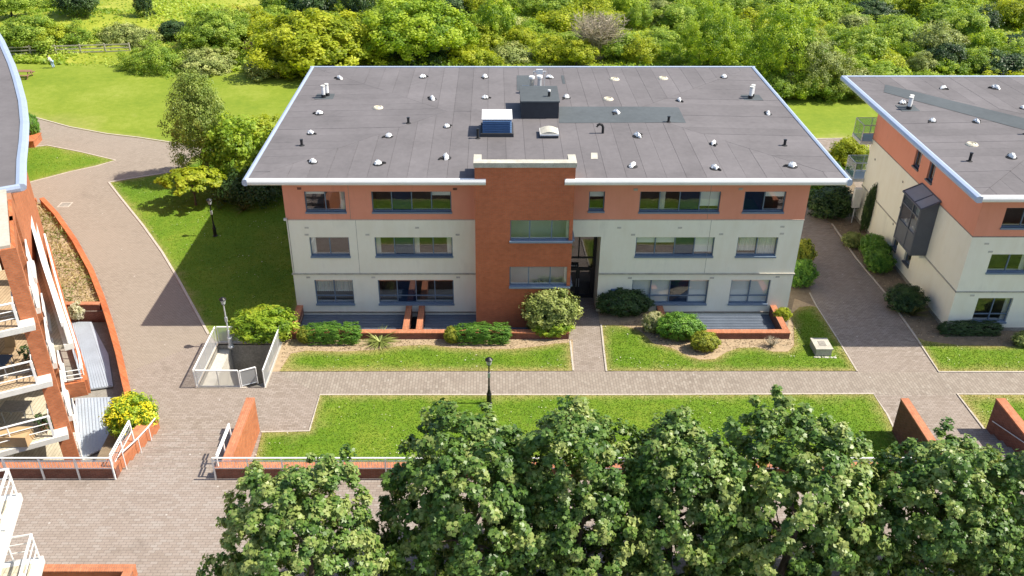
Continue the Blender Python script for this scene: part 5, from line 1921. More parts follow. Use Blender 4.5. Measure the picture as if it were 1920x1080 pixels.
# ================================================================== NEAR LEFT WING (balconies at the lower left edge)
wing = thing('apartment_wing', 'wing of white balconies at the lower left picture corner', 'building', (-19, 18, PZ))
e1, e2 = Vector((.235, -.972)), Vector((-.972, -.235))
K0 = Vector((-15.31, 21.78))
kq = lambda a, b: tuple(K0 + e1 * a + e2 * b)
MB().prism([kq(-.2, 2.2), kq(12, 2.2), kq(12, 8), kq(-.2, 8)], PZ - .02, 10.5).build('wall', 'cream', wing)
for z in (4.3, 7.15):
    b_ = MB().prism([kq(0, 0), kq(7, 0), kq(7, 2.19), kq(0, 2.19)], z - .28, z).build('balcony', 'offwhite', wing)
    c = [(*kq(.1, 2.1), z), (*kq(.1, .1), z), (*kq(6.9, .1), z)]
    for hh, r_ in ((1.1, .05), (.75, .024), (.4, .024)):
        MB().tube([(p[0], p[1], p[2] + hh) for p in c], r_, 7).build('rail', 'white', b_)
    for a in (.1, 1.7, 3.3, 4.9, 6.5):
        MB().tube([(*kq(a, .1), z - .02), (*kq(a, .1), z + 1.08)], .035, 6).build('post', 'white', b_)
    for b in (.9, 1.9):
        MB().tube([(*kq(.1, b), z - .02), (*kq(.1, b), z + 1.08)], .03, 6).build('post', 'white', b_)
    MB().prism([kq(.3, .3), kq(6.8, .3), kq(6.8, 2.15), kq(.3, 2.15)], z + .001, z + .02).build('deck', 'paleboard', b_)
    MB().prism([kq(1.2, 2.15), kq(3.0, 2.15), kq(3.0, 2.188), kq(1.2, 2.188)], z + .02, z + 2.15).build('balcony_door', 'glass_b', b_)

# ================================================================== FAR LEFT: PICNIC TABLE, FENCE, PERSON
x, y = G(43, 146)
t = thing('picnic_table', 'brown timber picnic table on the far lawn', 'picnic table', (x, y, 0))
for i in range(5):
    MB().box(x - 1.0, x + 1.0, y - .36 + i * .15, y - .23 + i * .15, .70, .74).build('table_board', 'timber', t)
for sy in (-1, 1):
    for k_ in range(2):
        yy = y + sy * (.62 + .15 * k_)
        MB().box(x - 1.0, x + 1.0, yy - .065, yy + .065, .42, .46).build('bench_board', 'timber', t)
for sx in (-.75, .75):
    MB().hexa([(x + sx - .03, y - .72, 0), (x + sx + .03, y - .72, 0), (x + sx + .03, y - .62, 0), (x + sx - .03, y - .62, 0),
               (x + sx - .03, y - .25, .69), (x + sx + .03, y - .25, .69), (x + sx + .03, y - .15, .69), (x + sx - .03, y - .15, .69)]).build('leg', 'timber', t)
    MB().hexa([(x + sx - .03, y + .62, 0), (x + sx + .03, y + .62, 0), (x + sx + .03, y + .72, 0), (x + sx - .03, y + .72, 0),
               (x + sx - .03, y + .15, .69), (x + sx + .03, y + .15, .69), (x + sx + .03, y + .25, .69), (x + sx - .03, y + .25, .69)]).build('leg', 'timber', t)
    MB().box(x + sx - .025, x + sx + .025, y - .8, y + .8, .34, .415).build('crossbar', 'timber', t)
t = thing('rail_fence', 'pale timber rail fence at the far edge of the lawn', 'fence', (-50, 96.5, 0))
fp = [(-66 + 2.6 * i, 96.9 + .35 * max(0, i - 5) ** .9) for i in range(11)]
for p in fp:
    MB().box(p[0] - .07, p[0] + .07, p[1] - .07, p[1] + .07, 0, 1.25).build('post', 'greywood', t)
for a, b in zip(fp, fp[1:]):
    for hh in (.42, .78, 1.14):
        MB().wall([(a[0] + .08, a[1] - .1), (b[0] - .08, b[1] - .1)], .05, hh - .06, hh + .06).build('rail', 'greywood', t)


def person(u, v, label):
    """stooping walker: one skinned body, clothing and hair as children"""
    x, y = G(u, v)
    k = 1.32 / 1.7
    J = {'pel': (0, 0, .93), 'wst': (-.06, .0, 1.05), 'chest': (-.22, 0, 1.30), 'neck': (-.33, 0, 1.46), 'head': (-.41, 0, 1.57), 'crown': (-.46, 0, 1.67),
         'hl': (.0, -.09, .88), 'kl': (-.08, -.10, .50), 'al': (.05, -.10, .09), 'tl': (-.09, -.10, .03),
         'hr': (.0, .09, .88), 'kr': (.04, .10, .50), 'ar': (.16, .10, .10), 'tr': (.03, .11, .03),
         'sl': (-.26, -.18, 1.38), 'el': (-.30, -.22, 1.10), 'wl': (-.44, -.20, .90), 'fl': (-.50, -.19, .80),
         'sr': (-.26, .18, 1.38), 'er': (-.24, .23, 1.10), 'wr': (-.36, .22, .88), 'fr': (-.41, .21, .78)}
    rad = {'pel': .14, 'wst': .13, 'chest': .155, 'neck': .055, 'head': .095, 'crown': .07, 'hl': .10, 'kl': .065, 'al': .042, 'tl': .035, 'hr': .10, 'kr': .065, 'ar': .042, 'tr': .035,
           'sl': .06, 'el': .045, 'wl': .03, 'fl': .03, 'sr': .06, 'er': .045, 'wr': .03, 'fr': .03}
    E = [('pel', 'wst'), ('wst', 'chest'), ('chest', 'neck'), ('neck', 'head'), ('head', 'crown'), ('pel', 'hl'), ('hl', 'kl'), ('kl', 'al'), ('al', 'tl'), ('pel', 'hr'), ('hr', 'kr'), ('kr', 'ar'), ('ar', 'tr'),
         ('chest', 'sl'), ('sl', 'el'), ('el', 'wl'), ('wl', 'fl'), ('chest', 'sr'), ('sr', 'er'), ('er', 'wr'), ('wr', 'fr')]

    def skinned(nm, keys, grow, mat, parent):
        ks = [q for q in J if q in keys]
        me = bpy.data.meshes.new(nm)
        me.from_pydata([Vector(J[q]) * k for q in ks], [(ks.index(a), ks.index(b)) for a, b in E if a in ks and b in ks], [])
        o = link(nm, me, mat, parent)
        md = o.modifiers.new('skin', 'SKIN')
        sv = me.skin_vertices[0].data
        for i_, q in enumerate(ks):
            r_ = (rad[q] + grow) * k
            sv[i_].radius = (r_, r_)
            sv[i_].use_root = (i_ == 0)
        o.modifiers.new('sub', 'SUBSURF').levels = 1
        o.modifiers['sub'].render_levels = 2
        return o
    t = thing('person', label, 'person', (x, y, .03), None, 0.0)
    skinned('body', set(J), 0, 'skin', t)
    skinned('shirt', {'wst', 'chest', 'sl', 'el', 'sr', 'er', 'pel'}, .022, 'shirt', t)
    skinned('trousers', {'pel', 'hl', 'kl', 'al', 'hr', 'kr', 'ar'}, .03, 'jeans', t)
    m = MB()
    c = Vector(J['crown']) * k + Vector((.03, 0, 0.0))
    m.lathe((c.x, c.y, c.z - .07), [(.085, 0), (.10, .04), (.09, .09), (.05, .125), (.01, .135)], 10)
    o = MB()
    o.v, o.f = [(a + x, b + y, cc + .03) for a, b, cc in m.v], m.f
    o.build('hair', 'hair', t, True)
    return t


person(100, 128, 'stooping person in white top and pale blue trousers on the far lawn')


# ================================================================== VEGETATION
# --- grass blades on the near lawns
vv, ff, tt = [], [], []
base = 0
for tx, ty, tz, d, dw, dk in TUFTS:
    m = len(tx)
    h = RNG.uniform(.025, .055, m)
    a = RNG.uniform(0, 6.28, m)
    w = RNG.uniform(.012, .03, m)
    lx, ly = RNG.normal(0, .03, m), RNG.normal(0, .03, m)
    v = np.empty((m, 3, 3))
    v[:, 0] = np.stack([tx - w * np.cos(a), ty - w * np.sin(a), tz], 1)
    v[:, 1] = np.stack([tx + w * np.cos(a), ty + w * np.sin(a), tz], 1)
    v[:, 2] = np.stack([tx + lx, ty + ly, tz + h], 1)
    pn = np.array([noise.noise(Vector((x * .8, y * .8, 3))) for x, y in zip(tx[::1], ty[::1])])
    dry = np.clip(1 - d / dw, 0, 1) * dk
    t_ = np.clip(.36 + .28 * pn + RNG.normal(0, .09, m) + dry * .55, 0, 1)
    vv.append(v.reshape(-1, 3))
    ff.append(np.arange(m * 3).reshape(-1, 3) + base)
    tt.append(np.repeat(t_, 3))
    base += m * 3
o = link('grass', np_mesh('grass', np.concatenate(vv), np.concatenate(ff), np.concatenate(tt)), 'tuft')
tag(o, 'short grass blades growing over the near lawns', 'grass', kind='stuff')
# white clover heads dotted on the lawns
P_ = np.concatenate([np.stack([a, b, c + .06], 1)[::70] for a, b, c, *_ in TUFTS])
cn = np.array([noise.noise(Vector((x * .35, y * .35, 21))) for x, y, _ in P_])
P_ = P_[(cn > .02) & (RNG.random(len(P_)) < .75)]
v, f, t_ = leaf_cloud(P_, RNG.normal(size=(len(P_), 3)) * .3 + np.array([0, 0, 1.0]), RNG.uniform(.04, .085, len(P_)), T_OVAL, RNG, RNG.uniform(.3, 1, len(P_)), aspect=1.5)
tag(link('clover', np_mesh('clover', v, f, t_), 'whitefl'), 'tiny white clover heads scattered over the lawns', 'clover', kind='stuff')
# --- weeds in the walled bed
m = 22000
wx, wy = RNG.uniform(-37, -22, m), RNG.uniform(44, 60, m)
ok = inpoly(wx, wy, WEED)
wx, wy = wx[ok], wy[ok]
m = len(wx)
pos = np.stack([wx, wy, np.full(m, .06)], 1)
nv = np.array([noise.noise(Vector((x * .6, y * .6, 8))) for x, y in zip(wx, wy)])
hh = RNG.uniform(.12, .55, m) * (1 + .9 * nv)
pos[:, 2] += hh * RNG.uniform(.2, .9, m)
nr = RNG.normal(size=(m, 3)) + np.array([0, 0, .5])
v, f, t_ = leaf_cloud(pos, nr, RNG.uniform(.12, .3, m), T_NARROW, RNG, np.clip(.45 - 1.2 * nv + RNG.normal(0, .2, m), 0, 1))
tag(link('weeds', np_mesh('weeds', v, f, t_), 'weeds'), 'dry straw coloured weeds filling the bed behind the curved wall', 'weeds', kind='stuff')


# --- leaf litter on the bare soil
lp = []
for poly in (px([(528, 637), (1074, 637), (1073, 648), (1000, 655), (760, 652), (640, 662), (545, 668), (528, 690)]), px([(1121, 600), (1240, 600), (1345, 637), (1470, 637), (1488, 600), (1489, 650), (1440, 656), (1365, 655), (1320, 672), (1215, 640), (1195, 618)]),
             px([(1530, 400), (1605, 484), (1716, 631), (1930, 652), (1930, 625), (1775, 610), (1640, 430)])):
    xs, ys = [p[0] for p in poly], [p[1] for p in poly]
    q = np.stack([RNG.uniform(min(xs), max(xs), 5000), RNG.uniform(min(ys), max(ys), 5000), np.full(5000, .025)], 1)
    lp.append(q[inpoly(q[:, 0], q[:, 1], poly)])
lp = np.concatenate(lp)
v, f, t_ = leaf_cloud(lp, RNG.normal(size=(len(lp), 3)) * .4 + np.array([0, 0, 1.0]), RNG.uniform(.04, .12, len(lp)), T_OVAL, RNG, RNG.uniform(0, 1, len(lp)))
tag(link('leaf_litter', np_mesh('leaf_litter', v, f, t_), leafmat('dead leaves', (.12, .08, .045), (.30, .21, .12), (.50, .40, .26), .1)), 'dry leaf litter on the soil beds', 'leaf litter', kind='stuff')


def plant(name, label, cat, loc, crown_me, mat, cz, trunk=None, tmat='trunk', group=None, rz=0.0, sc=1.0):
    t = thing(name, label, cat, loc, group, rz)
    t.scale = (sc,) * 3 if not isinstance(sc, tuple) else sc
    c = link('crown', crown_me, mat, t)
    c.location = (0, 0, cz)
    if trunk:
        me = bpy.data.meshes.new('trunk')
        me.from_pydata(trunk.v, [], trunk.f)
        me.update()
        link('trunk', me, tmat, t)
    return t


# --- the row of maples on the plaza
MAP = [crown_mesh('maple crown', 20 + i, 3.1, 3.05, (4.1, 4.3, 3.8, 4.0)[i], 520, 68, (.29, .27, .31, .28)[i], .155, T_MAPLE, low=-.98, inner=.22, grav=.9, amp=(.15, .19, .16, .2)[i], up=.3, tintk=.8, taper=.22) for i in range(4)]
maples = [(568, 1052, 3.0, 'maple tree nearest the paved plaza, leftmost of the row'),
          (878, 962, 3.25, 'maple tree second from left, right of the gap showing brick wall'),
          (1078, 955, 3.05, 'maple tree third from left in the row on the plaza'),
          (1272, 950, 2.95, 'maple tree fourth from left in the row on the plaza'),
          (1482, 968, 3.35, 'maple tree fifth from left, beside the gap of sunlit lawn'),
          (1740, 988, 2.95, 'maple tree below the right hand steps, second from right'),
          (1925, 985, 2.85, 'maple tree cut off by the right picture edge')]
for i, (u, v, r, lab) in enumerate(maples):
    zc = 5.4
    x, y = G(u, v, zc)
    s = r / 3.4
    plant('maple_tree', lab, 'tree', (x, y, PZ), MAP[(i * 3 + 1) % 4], 'maple', (zc - PZ) / s, trunk_mb((zc - PZ) / s + .6, .16, 9, 1.9, i), rz=i * 2.1 + .3, sc=s, group='maple row on the plaza')

# --- trees beside the middle block
BIR = crown_mesh('birch crown', 41, 2.05, 2.0, 3.75, 260, 105, .5, .15, T_OVAL, low=-.9, inner=.3, grav=1.5, amp=.2, up=.15, tintk=.6, taper=.32)
x, y = G(392, 335)
plant('birch_tree', 'tall birch tree with loose pale green crown by the path fork', 'tree', (x, y, 0), BIR, 'birch', 4.6, trunk_mb(7.2, .14, 10, 1.4, 61), 'birchbark')
ASH = crown_mesh('ash crown', 42, 2.2, 2.0, 2.0, 90, 80, .5, .21, T_SPRAY, low=-.8, inner=.3, amp=.22)
x, y = G(452, 352)
plant('leafy_tree', 'bushy dark green tree between the birch and the middle block', 'tree', (x, y, 0), ASH, 'ash', 3.3, trunk_mb(4.2, .13, 7, 1.2, 62))
x, y = G(495, 330)
plant('leafy_tree', 'yellow green leafy tree touching the left eave of the middle block', 'tree', (x, y, 0), ASH, 'lime', 3.2, trunk_mb(4.0, .12, 7, 1.1, 63), rz=1.2, sc=.85)
LOWB = crown_mesh('low bough crown', 43, 2.15, 1.5, .65, 60, 70, .42, .22, T_SPRAY, low=-.35, inner=.15, flat=.55, up=.9, amp=.2)
x, y = G(368, 385)
plant('acer_shrub', 'low spreading bright green tree with flat layers above the shaded lawn', 'tree', (x, y, 0), LOWB, 'lime', 2.0, trunk_mb(1.9, .08, 8, 1.0, 64))
DRK = crown_mesh('dark shrub crown', 44, 1.6, 1.5, 1.25, 60, 80, .4, .16, T_OVAL, low=-.5)
for i, (u, v, s, lab) in enumerate(((475, 380, 1.15, 'dark evergreen shrub in the shade left of the middle block'), (432, 378, .8, 'dark evergreen shrub behind the lamp on the shaded lawn'), (512, 372, 1.0, 'dark evergreen shrub against the left wall of the middle block'))):
    x, y = G(u, v)
    plant('evergreen_shrub', lab, 'shrub', (x, y, 0), DRK, 'darkleaf', 1.0, rz=i * 1.3, sc=s, group='evergreen shrubs left of the middle block')


def phormium(u, v, label, n=60, L=1.2, seed=1, mat='phorm', lo=.45, hi=1.35):
    rng = np.random.default_rng(seed)
    mb_v, mb_f, mt = [], [], []
    for i in range(n):
        a = rng.uniform(0, 6.28)
        el = rng.uniform(lo, hi)
        l = L * rng.uniform(.6, 1.1)
        w = .035
        dx, dy = math.cos(a), math.sin(a)
        b = len(mb_v)
        for t in (0, .4, .75, 1):
            r_ = l * t * math.cos(el) + .25 * l * t * t
            z = l * t * math.sin(el) - .38 * l * t * t * math.cos(el)
            ww = w * (1 - t * .9)
            mb_v += [(dx * r_ - dy * ww, dy * r_ + dx * ww, z), (dx * r_ + dy * ww, dy * r_ - dx * ww, z)]
        for k_ in range(3):
            q = b + 2 * k_
            mb_f += [(q, q + 1, q + 3), (q, q + 3, q + 2)]
        mt += [rng.uniform(0, 1)] * 8
    x, y = G(u, v)
    o = link('strap_leaf_plant', np_mesh('strap', np.array(mb_v), np.array(mb_f), np.array(mt)), mat)
    o.location = (x, y, .02)
    return tag(o, label, 'plant')


phormium(458, 395, 'strappy leaved plant under the dark shrubs on the shaded lawn', seed=3)
phormium(1708, 592, 'arching strap leaf plant in the bed beside the right block', 90, 1.3, seed=4)
phormium(712, 642, 'spreading spiky plant between the two clipped hedges', 120, 1.1, seed=5, mat='olive', lo=.15, hi=.85)

# --- hedges and shrubs in the front beds
BOX = crown_mesh('hedge block', 50, 1.0, 1.0, 1.0, 420, 60, .12, .075, T_OVAL, low=-.97, inner=.15, amp=.03, boxy=True, tintk=.5)
BALL = crown_mesh('round bush', 51, 1.0, 1.0, 1.0, 240, 64, .17, .10, T_OVAL, low=-.8, inner=.15, amp=.10, tintk=.6)
LOOSE = crown_mesh('loose bush', 52, 1.0, 1.0, 1.0, 150, 80, .24, .13, T_OVAL, low=-.8, inner=.25, amp=.2, tintk=.8)


def bush(name, label, u0, u1, vb, h, depth, me, mat, mat2=None, cat='bush', zb=0.0, kz=.5, vt=None):
    """a bush between pixel columns u0..u1 whose front foot is at row vb"""
    x0, y = G(u0, vb, zb)
    x1, _ = G(u1, vb, zb)
    t = thing(name, label, cat, ((x0 + x1) / 2, y + depth / 2, zb))
    c = link('foliage', me, mat, t)
    hz_ = h * (1 - kz * .0)
    c.location = (0, 0, h * .52)
    c.scale = ((x1 - x0) / 2.1, depth / 2.1, h * .52)
    c.rotation_euler = (0, 0, 0)
    MB().tube([(t.location.x, t.location.y, zb - .03), (t.location.x + .03, t.location.y, zb + h * .55)], [.05, .02], 6).build('stem', 'trunk', t)
    return t


bush('hedge', 'clipped box hedge in front of the leftmost patio wall', 568, 676, 650, 1.05, 1.0, BOX, 'hedge', cat='hedge')
bush('hedge', 'golden tip at the left end of the left clipped hedge', 556, 584, 650, .95, .8, BALL, 'goldhedge', cat='hedge')
bush('hedge', 'clipped box hedge in front of the second patio wall', 850, 958, 650, 1.05, .95, BOX, 'hedge', cat='hedge')
bush('hedge', 'yellowish end bush at the left of the second clipped hedge', 832, 862, 650, .95, .8, BALL, 'goldhedge', cat='hedge')
bush('flowering_shrub', 'large loose olive green shrub left of the entrance path', 983, 1084, 638, 2.35, 2.1, LOOSE, 'olive', cat='shrub')
bush('flowering_shrub', 'fresh green skirt of leaves under the large olive shrub', 1000, 1072, 640, 1.0, 1.2, LOOSE, 'ash', cat='shrub')
bush('climbing_ivy', 'dark ivy climbing the brick bay under the lower corner window', 980, 1030, 606, 2.3, .45, LOOSE, 'darkleaf', cat='ivy')
bush('rounded_shrub', 'dark rounded evergreen right of the entrance path', 1118, 1222, 604, 1.5, 1.9, BALL, 'darkleaf', cat='shrub')
bush('variegated_shrub', 'cream variegated shrub between the dark evergreen and clipped dome', 1206, 1246, 630, 1.15, .9, LOOSE, 'varieg', cat='shrub')
bush('clipped_shrub', 'clipped mid green dome in front of the right patio', 1232, 1320, 648, 1.45, 1.5, BALL, 'hedge', cat='shrub')
bush('lime_shrub', 'lime green bush in front of the clipped dome', 1296, 1350, 667, 1.05, 1.1, BALL, 'goldhedge', cat='shrub')
bush('small_shrub', 'small yellow green shrub by the right corner of the middle block', 1453, 1484, 607, .75, .7, LOOSE, 'lime', cat='shrub')
bush('corner_shrub', 'yellow leaved shrub behind the right corner of the middle block', 1478, 1528, 512, 1.8, 1.4, LOOSE, 'goldhedge', cat='shrub')
bush('corner_shrub', 'dark green shrub at the right corner of the middle block', 1478, 1532, 547, 1.6, 1.4, LOOSE, 'hedge', cat='shrub')
bush('hedge', 'low dark hedge below the ground floor window of the right block', 1762, 1880, 633, .75, .7, BOX, 'darkleaf', cat='hedge')
bush('flowering_shrub', 'small reddish shrub at the right picture edge by the right block', 1903, 1950, 655, .8, .8, LOOSE, 'olive', cat='shrub')
bush('side_shrub', 'rounded green shrub under the side windows of the right block', 1622, 1672, 500, 1.5, 2.2, BALL, 'hedge', cat='shrub')
bush('side_shrub', 'leafy shrub along the side wall below the lower side windows', 1630, 1680, 520, 1.3, 1.8, LOOSE, 'hedge', cat='shrub')
bush('side_shrub', 'dark shrub beside the strap leaf plant by the right block', 1672, 1742, 596, 1.3, 2.0, LOOSE, 'darkleaf', cat='shrub')
bush('side_shrub', 'low olive shrub between path and side wall of the right block', 1585, 1625, 470, .8, 1.4, LOOSE, 'olive', cat='shrub')
bush('evergreen_shrub', 'large dark shrub at the far end of the passage, left of the lower balcony', 1520, 1612, 420, 2.0, 2.4, LOOSE, 'darkleaf', cat='shrub')
bush('evergreen_shrub', 'dark green shrub behind the passage under the roof corner', 1512, 1590, 378, 2.3, 2.4, LOOSE, 'hedge', cat='shrub')
bush('climbing_ivy', 'ivy strip climbing the far corner of the right block', 1612, 1632, 440, 3.2, .6, LOOSE, 'darkleaf', cat='ivy')
bush('loose_tree', 'loose yellow green small tree behind the balconies of the right block', 1560, 1632, 335, 2.6, 2.4, LOOSE, 'lime', cat='tree')
bush('pit_bush', 'spreading bright green bush overhanging the stair pit', 432, 548, 657, 1.65, 2.4, LOOSE, 'ash', cat='bush')
bush('pit_bush', 'lime green upper leaves of the bush behind the stair pit', 448, 535, 645, 1.6, 1.8, LOOSE, 'lime', cat='bush')
yb_ = bush('flowering_bush', 'yellow flowering bush in the brick planter by the left steps', 196, 284, 838, 1.85, 2.1, LOOSE, 'ash', cat='bush')
fl = crown_mesh('flower heads', 77, 1.06, 1.06, 1.08, 150, 14, .2, .11, T_OVAL, low=-.15, inner=.05, up=1.0)
c = link('flowers', fl, 'yellowfl', yb_)
q_ = [k_ for k_ in yb_.children if k_.name.startswith('foliage')][0]
c.location, c.scale = q_.location, q_.scale
bush('flowering_shrub', 'cream flowering shrub at the far end of the pale metal deck', 128, 156, 606, 1.0, 1.0, LOOSE, 'whitefl', cat='shrub', zb=-.55)
bush('planter_shrub', 'clipped green shrub in the orange planter beyond the left roof', 40, 68, 262, 1.9, 1.6, BALL, 'hedge', cat='shrub', zb=.3)
x, y = G(55, 275)
t = thing('brick_planter', 'orange brick planter under the clipped shrub beyond the left roof', 'planter', (x, y, 0))
MB().prism([(x - 3.2, y - .6), (x + .6, y - .3), (x + .4, y + 1.6), (x - 3.0, y + 1.6)], -.05, .55).build('wall', 'brick_o', t)
MB().prism([(x - 3.25, y - .65), (x + .65, y - .35), (x + .45, y + 1.65), (x - 3.05, y + 1.65)], .551, .62).build('coping', 'brick_o', t)


def twig_bush(loc, label, n, r, h, seed, name='dead_shrub', cat='shrub', w=.012):
    rnd = random.Random(seed)
    mb = MB()
    for i in range(n):
        a = rnd.uniform(0, 6.28)
        b = Vector((rnd.uniform(-.15, .15) * r, rnd.uniform(-.15, .15) * r, 0))
        e = Vector((math.cos(a) * r * rnd.uniform(.3, 1), math.sin(a) * r * rnd.uniform(.3, 1), h * rnd.uniform(.5, 1)))
        m_ = b.lerp(e, .55) + Vector((0, 0, h * .12))
        mb.tube([b, m_, e], [w * 1.6, w, w * .3], 4, False)
        for k_ in range(5):
            s = m_.lerp(e, rnd.random())
            q = s + Vector((rnd.uniform(-1, 1), rnd.uniform(-1, 1), rnd.uniform(-.1, .9))) * r * .3
            mb.tube([s, q], [w * .7, w * .25], 3, False)
    o = mb.build(name, 'deadwood')
    o.location = loc
    return tag(o, label, cat)


x, y = G(1446, 650)
twig_bush((x, y, .02), 'small grey leafless shrub in the soil bed by the right patio', 40, .5, .55, 5)

# --- the scrub on the far hillside
GEN = [crown_mesh('scrub crown', 70, 1, 1, 1, 110, 100, .26, .088, T_SPRAY, low=-.55, up=.12, amp=.2, tintk=.9),
       crown_mesh('scrub crown', 71, 1, 1, .95, 90, 110, .29, .088, T_SPRAY, low=-.5, up=.12, amp=.3, tintk=.9),
       crown_mesh('scrub crown', 72, .95, .95, 1.15, 110, 74, .23, .095, T_OVAL, low=-.6, amp=.27, grav=.8, tintk=.9),
       crown_mesh('scrub crown', 73, 1.1, 1, .8, 110, 95, .25, .086, T_SPRAY, low=-.4, up=.12, amp=.25, tintk=.9)]
BIG = [crown_mesh('tree crown', 80 + i, 1, 1, (1, .95, 1.15, .85)[i], 260, 110, .16, .055, (T_SPRAY, T_SPRAY, T_OVAL, T_SPRAY)[i], low=-.55, amp=.26, up=.1, grav=(0, 0, 1.0, 0)[i], tintk=.95) for i in range(4)]
TRK = trunk_mb(1.0, .06, 5, .5, 99)


def far_tree(name, u, v, wpx, h, mat, label, gi=0, group=None, cat='tree', flat=1.0):
    """a tree or bush whose foot stands at pixel u, v on the hillside; wpx its width in pixels"""
    x, y = G(u, v, .6)
    for _ in range(3):
        x, y = G(u, v, hz(x, y))
    z = hz(x, y)
    d = math.hypot(y * CP + (H - z) * SP, 0)
    r = wpx / 2 / FPX * d
    t = thing(name, label, cat, (x, y, z - .05), group, random.uniform(0, 6.28))
    c = link('crown', (BIG if wpx > 100 else GEN)[gi], mat, t)
    c.scale = (r, r * random.uniform(.85, 1.05), max(h * .52, r * .62))
    c.location = (0, 0, h - max(h * .52, r * .62) * 1.02)
    me = TRKME
    k_ = link('trunk', me, 'trunk', t)
    k_.scale = (max(.6, r * .7), max(.6, r * .7), h * .6)
    return t


TRKME = bpy.data.meshes.new('scrub trunk')
TRKME.from_pydata(TRK.v, [], TRK.f)
TRKME.update()
hero = [
    ('broad_tree', 600, 128, 215, 5.6, 'lime', 'broad yellow green tree behind the left back corner of the middle roof', 0),
    ('broad_tree', 782, 108, 185, 6.3, 'ash', 'large bright green domed tree behind the middle roof', 1),
    ('broad_tree', 1330, 128, 110, 5.6, 'ash', 'upright bright green willow behind the right half of the middle roof', 2),
    ('broad_tree', 1462, 160, 130, 6.6, 'ash', 'tall mid green tree behind the right back corner of the middle roof', 2),
    ('broad_tree', 1520, 172, 120, 4.6, 'olive', 'olive green willow scrub between the two roofs', 2),
    ('broad_tree', 932, 82, 75, 5.0, 'ash', 'upright green tree right of the large domed tree', 2),
    ('dark_tree', 675, 48, 60, 5.4, 'darkleaf', 'dark holly tree behind the broad yellow green tree', 2),
    ('dark_tree', 150, 28, 70, 3.6, 'darkleaf', 'dark rounded evergreen in the upper left meadow', 0),
    ('dark_tree', 272, 32, 36, 3.6, 'darkleaf', 'slim dark conifer in the upper left meadow', 2),
    ('round_bush', 60, 88, 90, 3.2, 'scrub', 'dark green bush beyond the far left rail fence', 0),
    ('round_bush', 100, 88, 60, 2.4, 'lime', 'lime green bush beyond the far left rail fence', 1),
    ('round_bush', 412, 90, 120, 4.0, 'scrub', 'dark leafed bush with yellow blossom left of the broad tree', 1),
    ('round_bush', 440, 62, 80, 3.0, 'goldhedge', 'pale yellow blossom bush behind the dark leafed bush', 3),
    ('round_bush', 330, 72, 55, 2.0, 'darkleaf', 'small dark bush in the grassy part of the hillside', 0),
    ('round_bush', 278, 80, 60, 1.4, 'olive', 'low grey green bush in the grassy part of the hillside', 3),
    ('round_bush', 300, 126, 130, 2.0, 'scrub', 'left bramble thicket at the back edge of the far lawn', 2),
    ('round_bush', 385, 128, 120, 1.9, 'olive', 'right bramble thicket at the back edge of the far lawn', 0),
    ('round_bush', 232, 70, 70, 1.6, 'olive', 'low olive mound of gorse on the grassy slope', 3),
    ('round_bush', 478, 92, 34, 1.3, 'pinkfl', 'small pink flowering bush left of the broad tree', 3),
    ('round_bush', 1610, 112, 85, 3.2, 'scrub', 'rounded bush on the slope right of the middle roof', 0),
    ('round_bush', 1745, 112, 95, 3.4, 'olive', 'silvery green willow bush on the right slope', 2),
    ('round_bush', 1770, 130, 60, 2.6, 'darkleaf', 'dark bush above the right block roof edge', 0),
    ('round_bush', 1810, 78, 70, 3.4, 'scrub', 'dark bush high on the right slope', 1),
    ('round_bush', 1740, 30, 70, 3.0, 'scrub', 'dark green bush near the top right of the picture', 0),
    ('round_bush', 1230, 40, 45, 2.4, 'olive', 'bush beside the bare sandy patch on the hillside', 0),
]
for nm, u, v, w, h, mt, lab, gi in hero:
    far_tree(nm, u, v, w, h, mt, lab, gi)
x, y = G(1120, 108, .6)
dt = twig_bush((x, y, hz(x, y)), 'large leafless grey brown tree behind the middle roof', 260, 3.1, 4.6, 8, 'bare_tree', 'tree', .035)
x, y = G(1215, 28, 1)
sp_ = sheet('sandy_patch', [(x - 2.2, y - 1.2), (x + 2.2, y - 1.0), (x + 1.5, y + 1.4), (x - 1.8, y + 1.2)], hz(x, y) + .25, 'soil')
structure(sp_)
# numberless-looking but countable scrub: rows of bushes, each its own thing
kinds = [('scrub', 'leafy mid green scrub bush on the overgrown hillside behind the buildings'), ('lime', 'yellow green scrub bush on the overgrown hillside behind the buildings'),
         ('ash', 'fresh green scrub bush on the overgrown hillside behind the buildings'), ('olive', 'greyish olive scrub bush on the overgrown hillside behind the buildings'),
         ('darkleaf', 'dark green scrub bush on the overgrown hillside behind the buildings')]
ZN = [(480, 'on the grassy left slope'), (720, 'round the broad yellow green tree'), (900, 'round the large domed green tree'), (1060, 'behind the lift housing'),
      (1240, 'round the bare grey tree'), (1440, 'round the upright green willow'), (1600, 'between the two roofs'), (1760, 'behind the right roof'), (9999, 'at the right picture edge')]


def zone(u, v):
    z = [n for lim, n in ZN if u < lim][0]
    return ('low ' if v > 95 else 'halfway up ' if v > 42 else 'high up ') + z


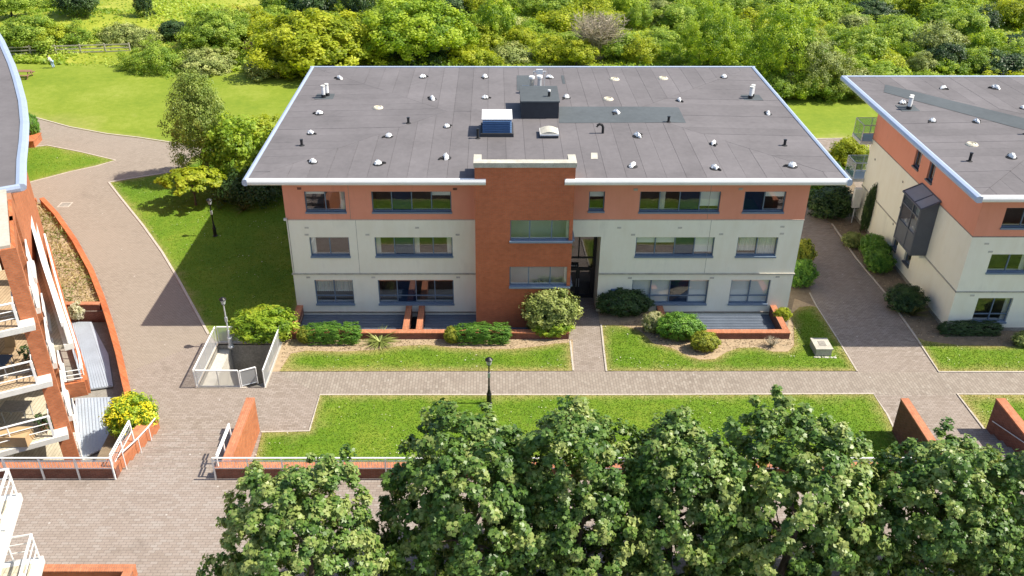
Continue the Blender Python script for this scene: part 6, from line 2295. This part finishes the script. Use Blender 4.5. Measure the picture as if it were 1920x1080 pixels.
SCR = {}
rs = random.Random(31)
cnt = 0
for v0, du, w0, h0 in ((166, 62, 80, 2.6), (140, 58, 78, 2.9), (112, 60, 84, 3.2), (84, 64, 84, 3.2), (56, 66, 84, 3.4), (30, 68, 84, 3.6), (4, 72, 86, 3.8), (-22, 80, 90, 4.2)):
    u = (-60 if v0 < 100 else (500 if v0 < 150 else 1440)) + rs.uniform(0, 40)
    while u < 1990:
        v = v0 + rs.uniform(-10, 10)
        q = rs.random()
        grassy = u < 480 and rs.random() < .78
        if not grassy and not (v0 == 140 and u < 480) and not (v0 == 112 and u < 520):
            lim = 128 if u < 1440 else 180
            if v < lim:
                ki = 0 if q < .40 else 1 if q < .68 else 2 if q < .86 else 3 if q < .95 else 4
                o = far_tree('scrub_bush', u, v, w0 * rs.uniform(.6, 1.3), h0 * rs.uniform(.4, .85), kinds[ki][0], kinds[ki][1], rs.randrange(4), 'scrub bushes on the far hillside', 'bush')
                SCR.setdefault((ki, zone(u, v)), []).append((u, v, o))
        u += du * rs.uniform(.7, 1.3)
CW = ['mid green', 'yellow green', 'fresh green', 'olive grey', 'dark green']
for (ki, zn), lst in SCR.items():
    lst.sort(key=lambda q: q[0])
    for i, (u, v, o) in enumerate(lst):
        o['label'] = (CW[ki] + ' scrub bush ' + zn) if len(lst) == 1 else '%s scrub bush, %s from left, %s' % (CW[ki], ORD[i], zn)
# hedge line at the back edge of the lawn right of the middle roof
for i, (u, w) in enumerate(((1465, 70), (1510, 80), (1560, 80), (1605, 70))):
    far_tree('edge_bush', u, 182, w, 2.2 + .4 * (i % 2), ('scrub', 'ash', 'scrub', 'olive')[i], 'edge bush at the back of the lawn between the roofs, %s from left' % ORD[i], i, 'edge bushes between the roofs', 'bush')
for i, (u, w) in enumerate(((500, 70), (545, 60))):
    far_tree('edge_bush', u, 140, w, 1.9, ('olive', 'scrub')[i], 'low bramble bush left of the middle roof back corner, %s from left' % ORD[i], 3, 'bramble bushes by the left roof corner', 'bush')

# --- rough undergrowth over the hillside
m = 130000
gx = RNG.uniform(-85, 90, m)
gt = RNG.random(m) ** 1.5 * 62
gy = np.array([yb(a) for a in gx]) + gt - .6
gn = np.array([noise.noise(Vector((a * .11, b * .11, 5))) for a, b in zip(gx, gy)])
keep = (gx > -26) | (gn > .05) | (RNG.random(m) < .22)
gx, gy, gn = gx[keep], gy[keep], gn[keep]
m = len(gx)
gz = np.array([hz(a, b) for a, b in zip(gx, gy)])
hgt = np.clip(.35 + 1.5 * gn, .08, 1.3) * np.where(gx < -26, .5, 1.0)
pos = np.stack([gx, gy, gz + hgt * RNG.uniform(.25, 1, m)], 1)
nr = RNG.normal(size=(m, 3)) * .7 + np.array([0, 0, .8])
v, f, t_ = leaf_cloud(pos, nr, RNG.uniform(.18, .42, m), T_SPRAY, RNG, np.clip(.52 + .5 * np.roll(gn, 1) * 0 + .45 * np.array([noise.noise(Vector((a * .16, b * .16, 9))) for a, b in zip(gx, gy)]) + RNG.normal(0, .15, m), 0, 1))
tag(link('undergrowth', np_mesh('undergrowth', v, f, t_), 'scrub'), 'rough bramble and grass undergrowth covering the far hillside', 'undergrowth', kind='stuff')
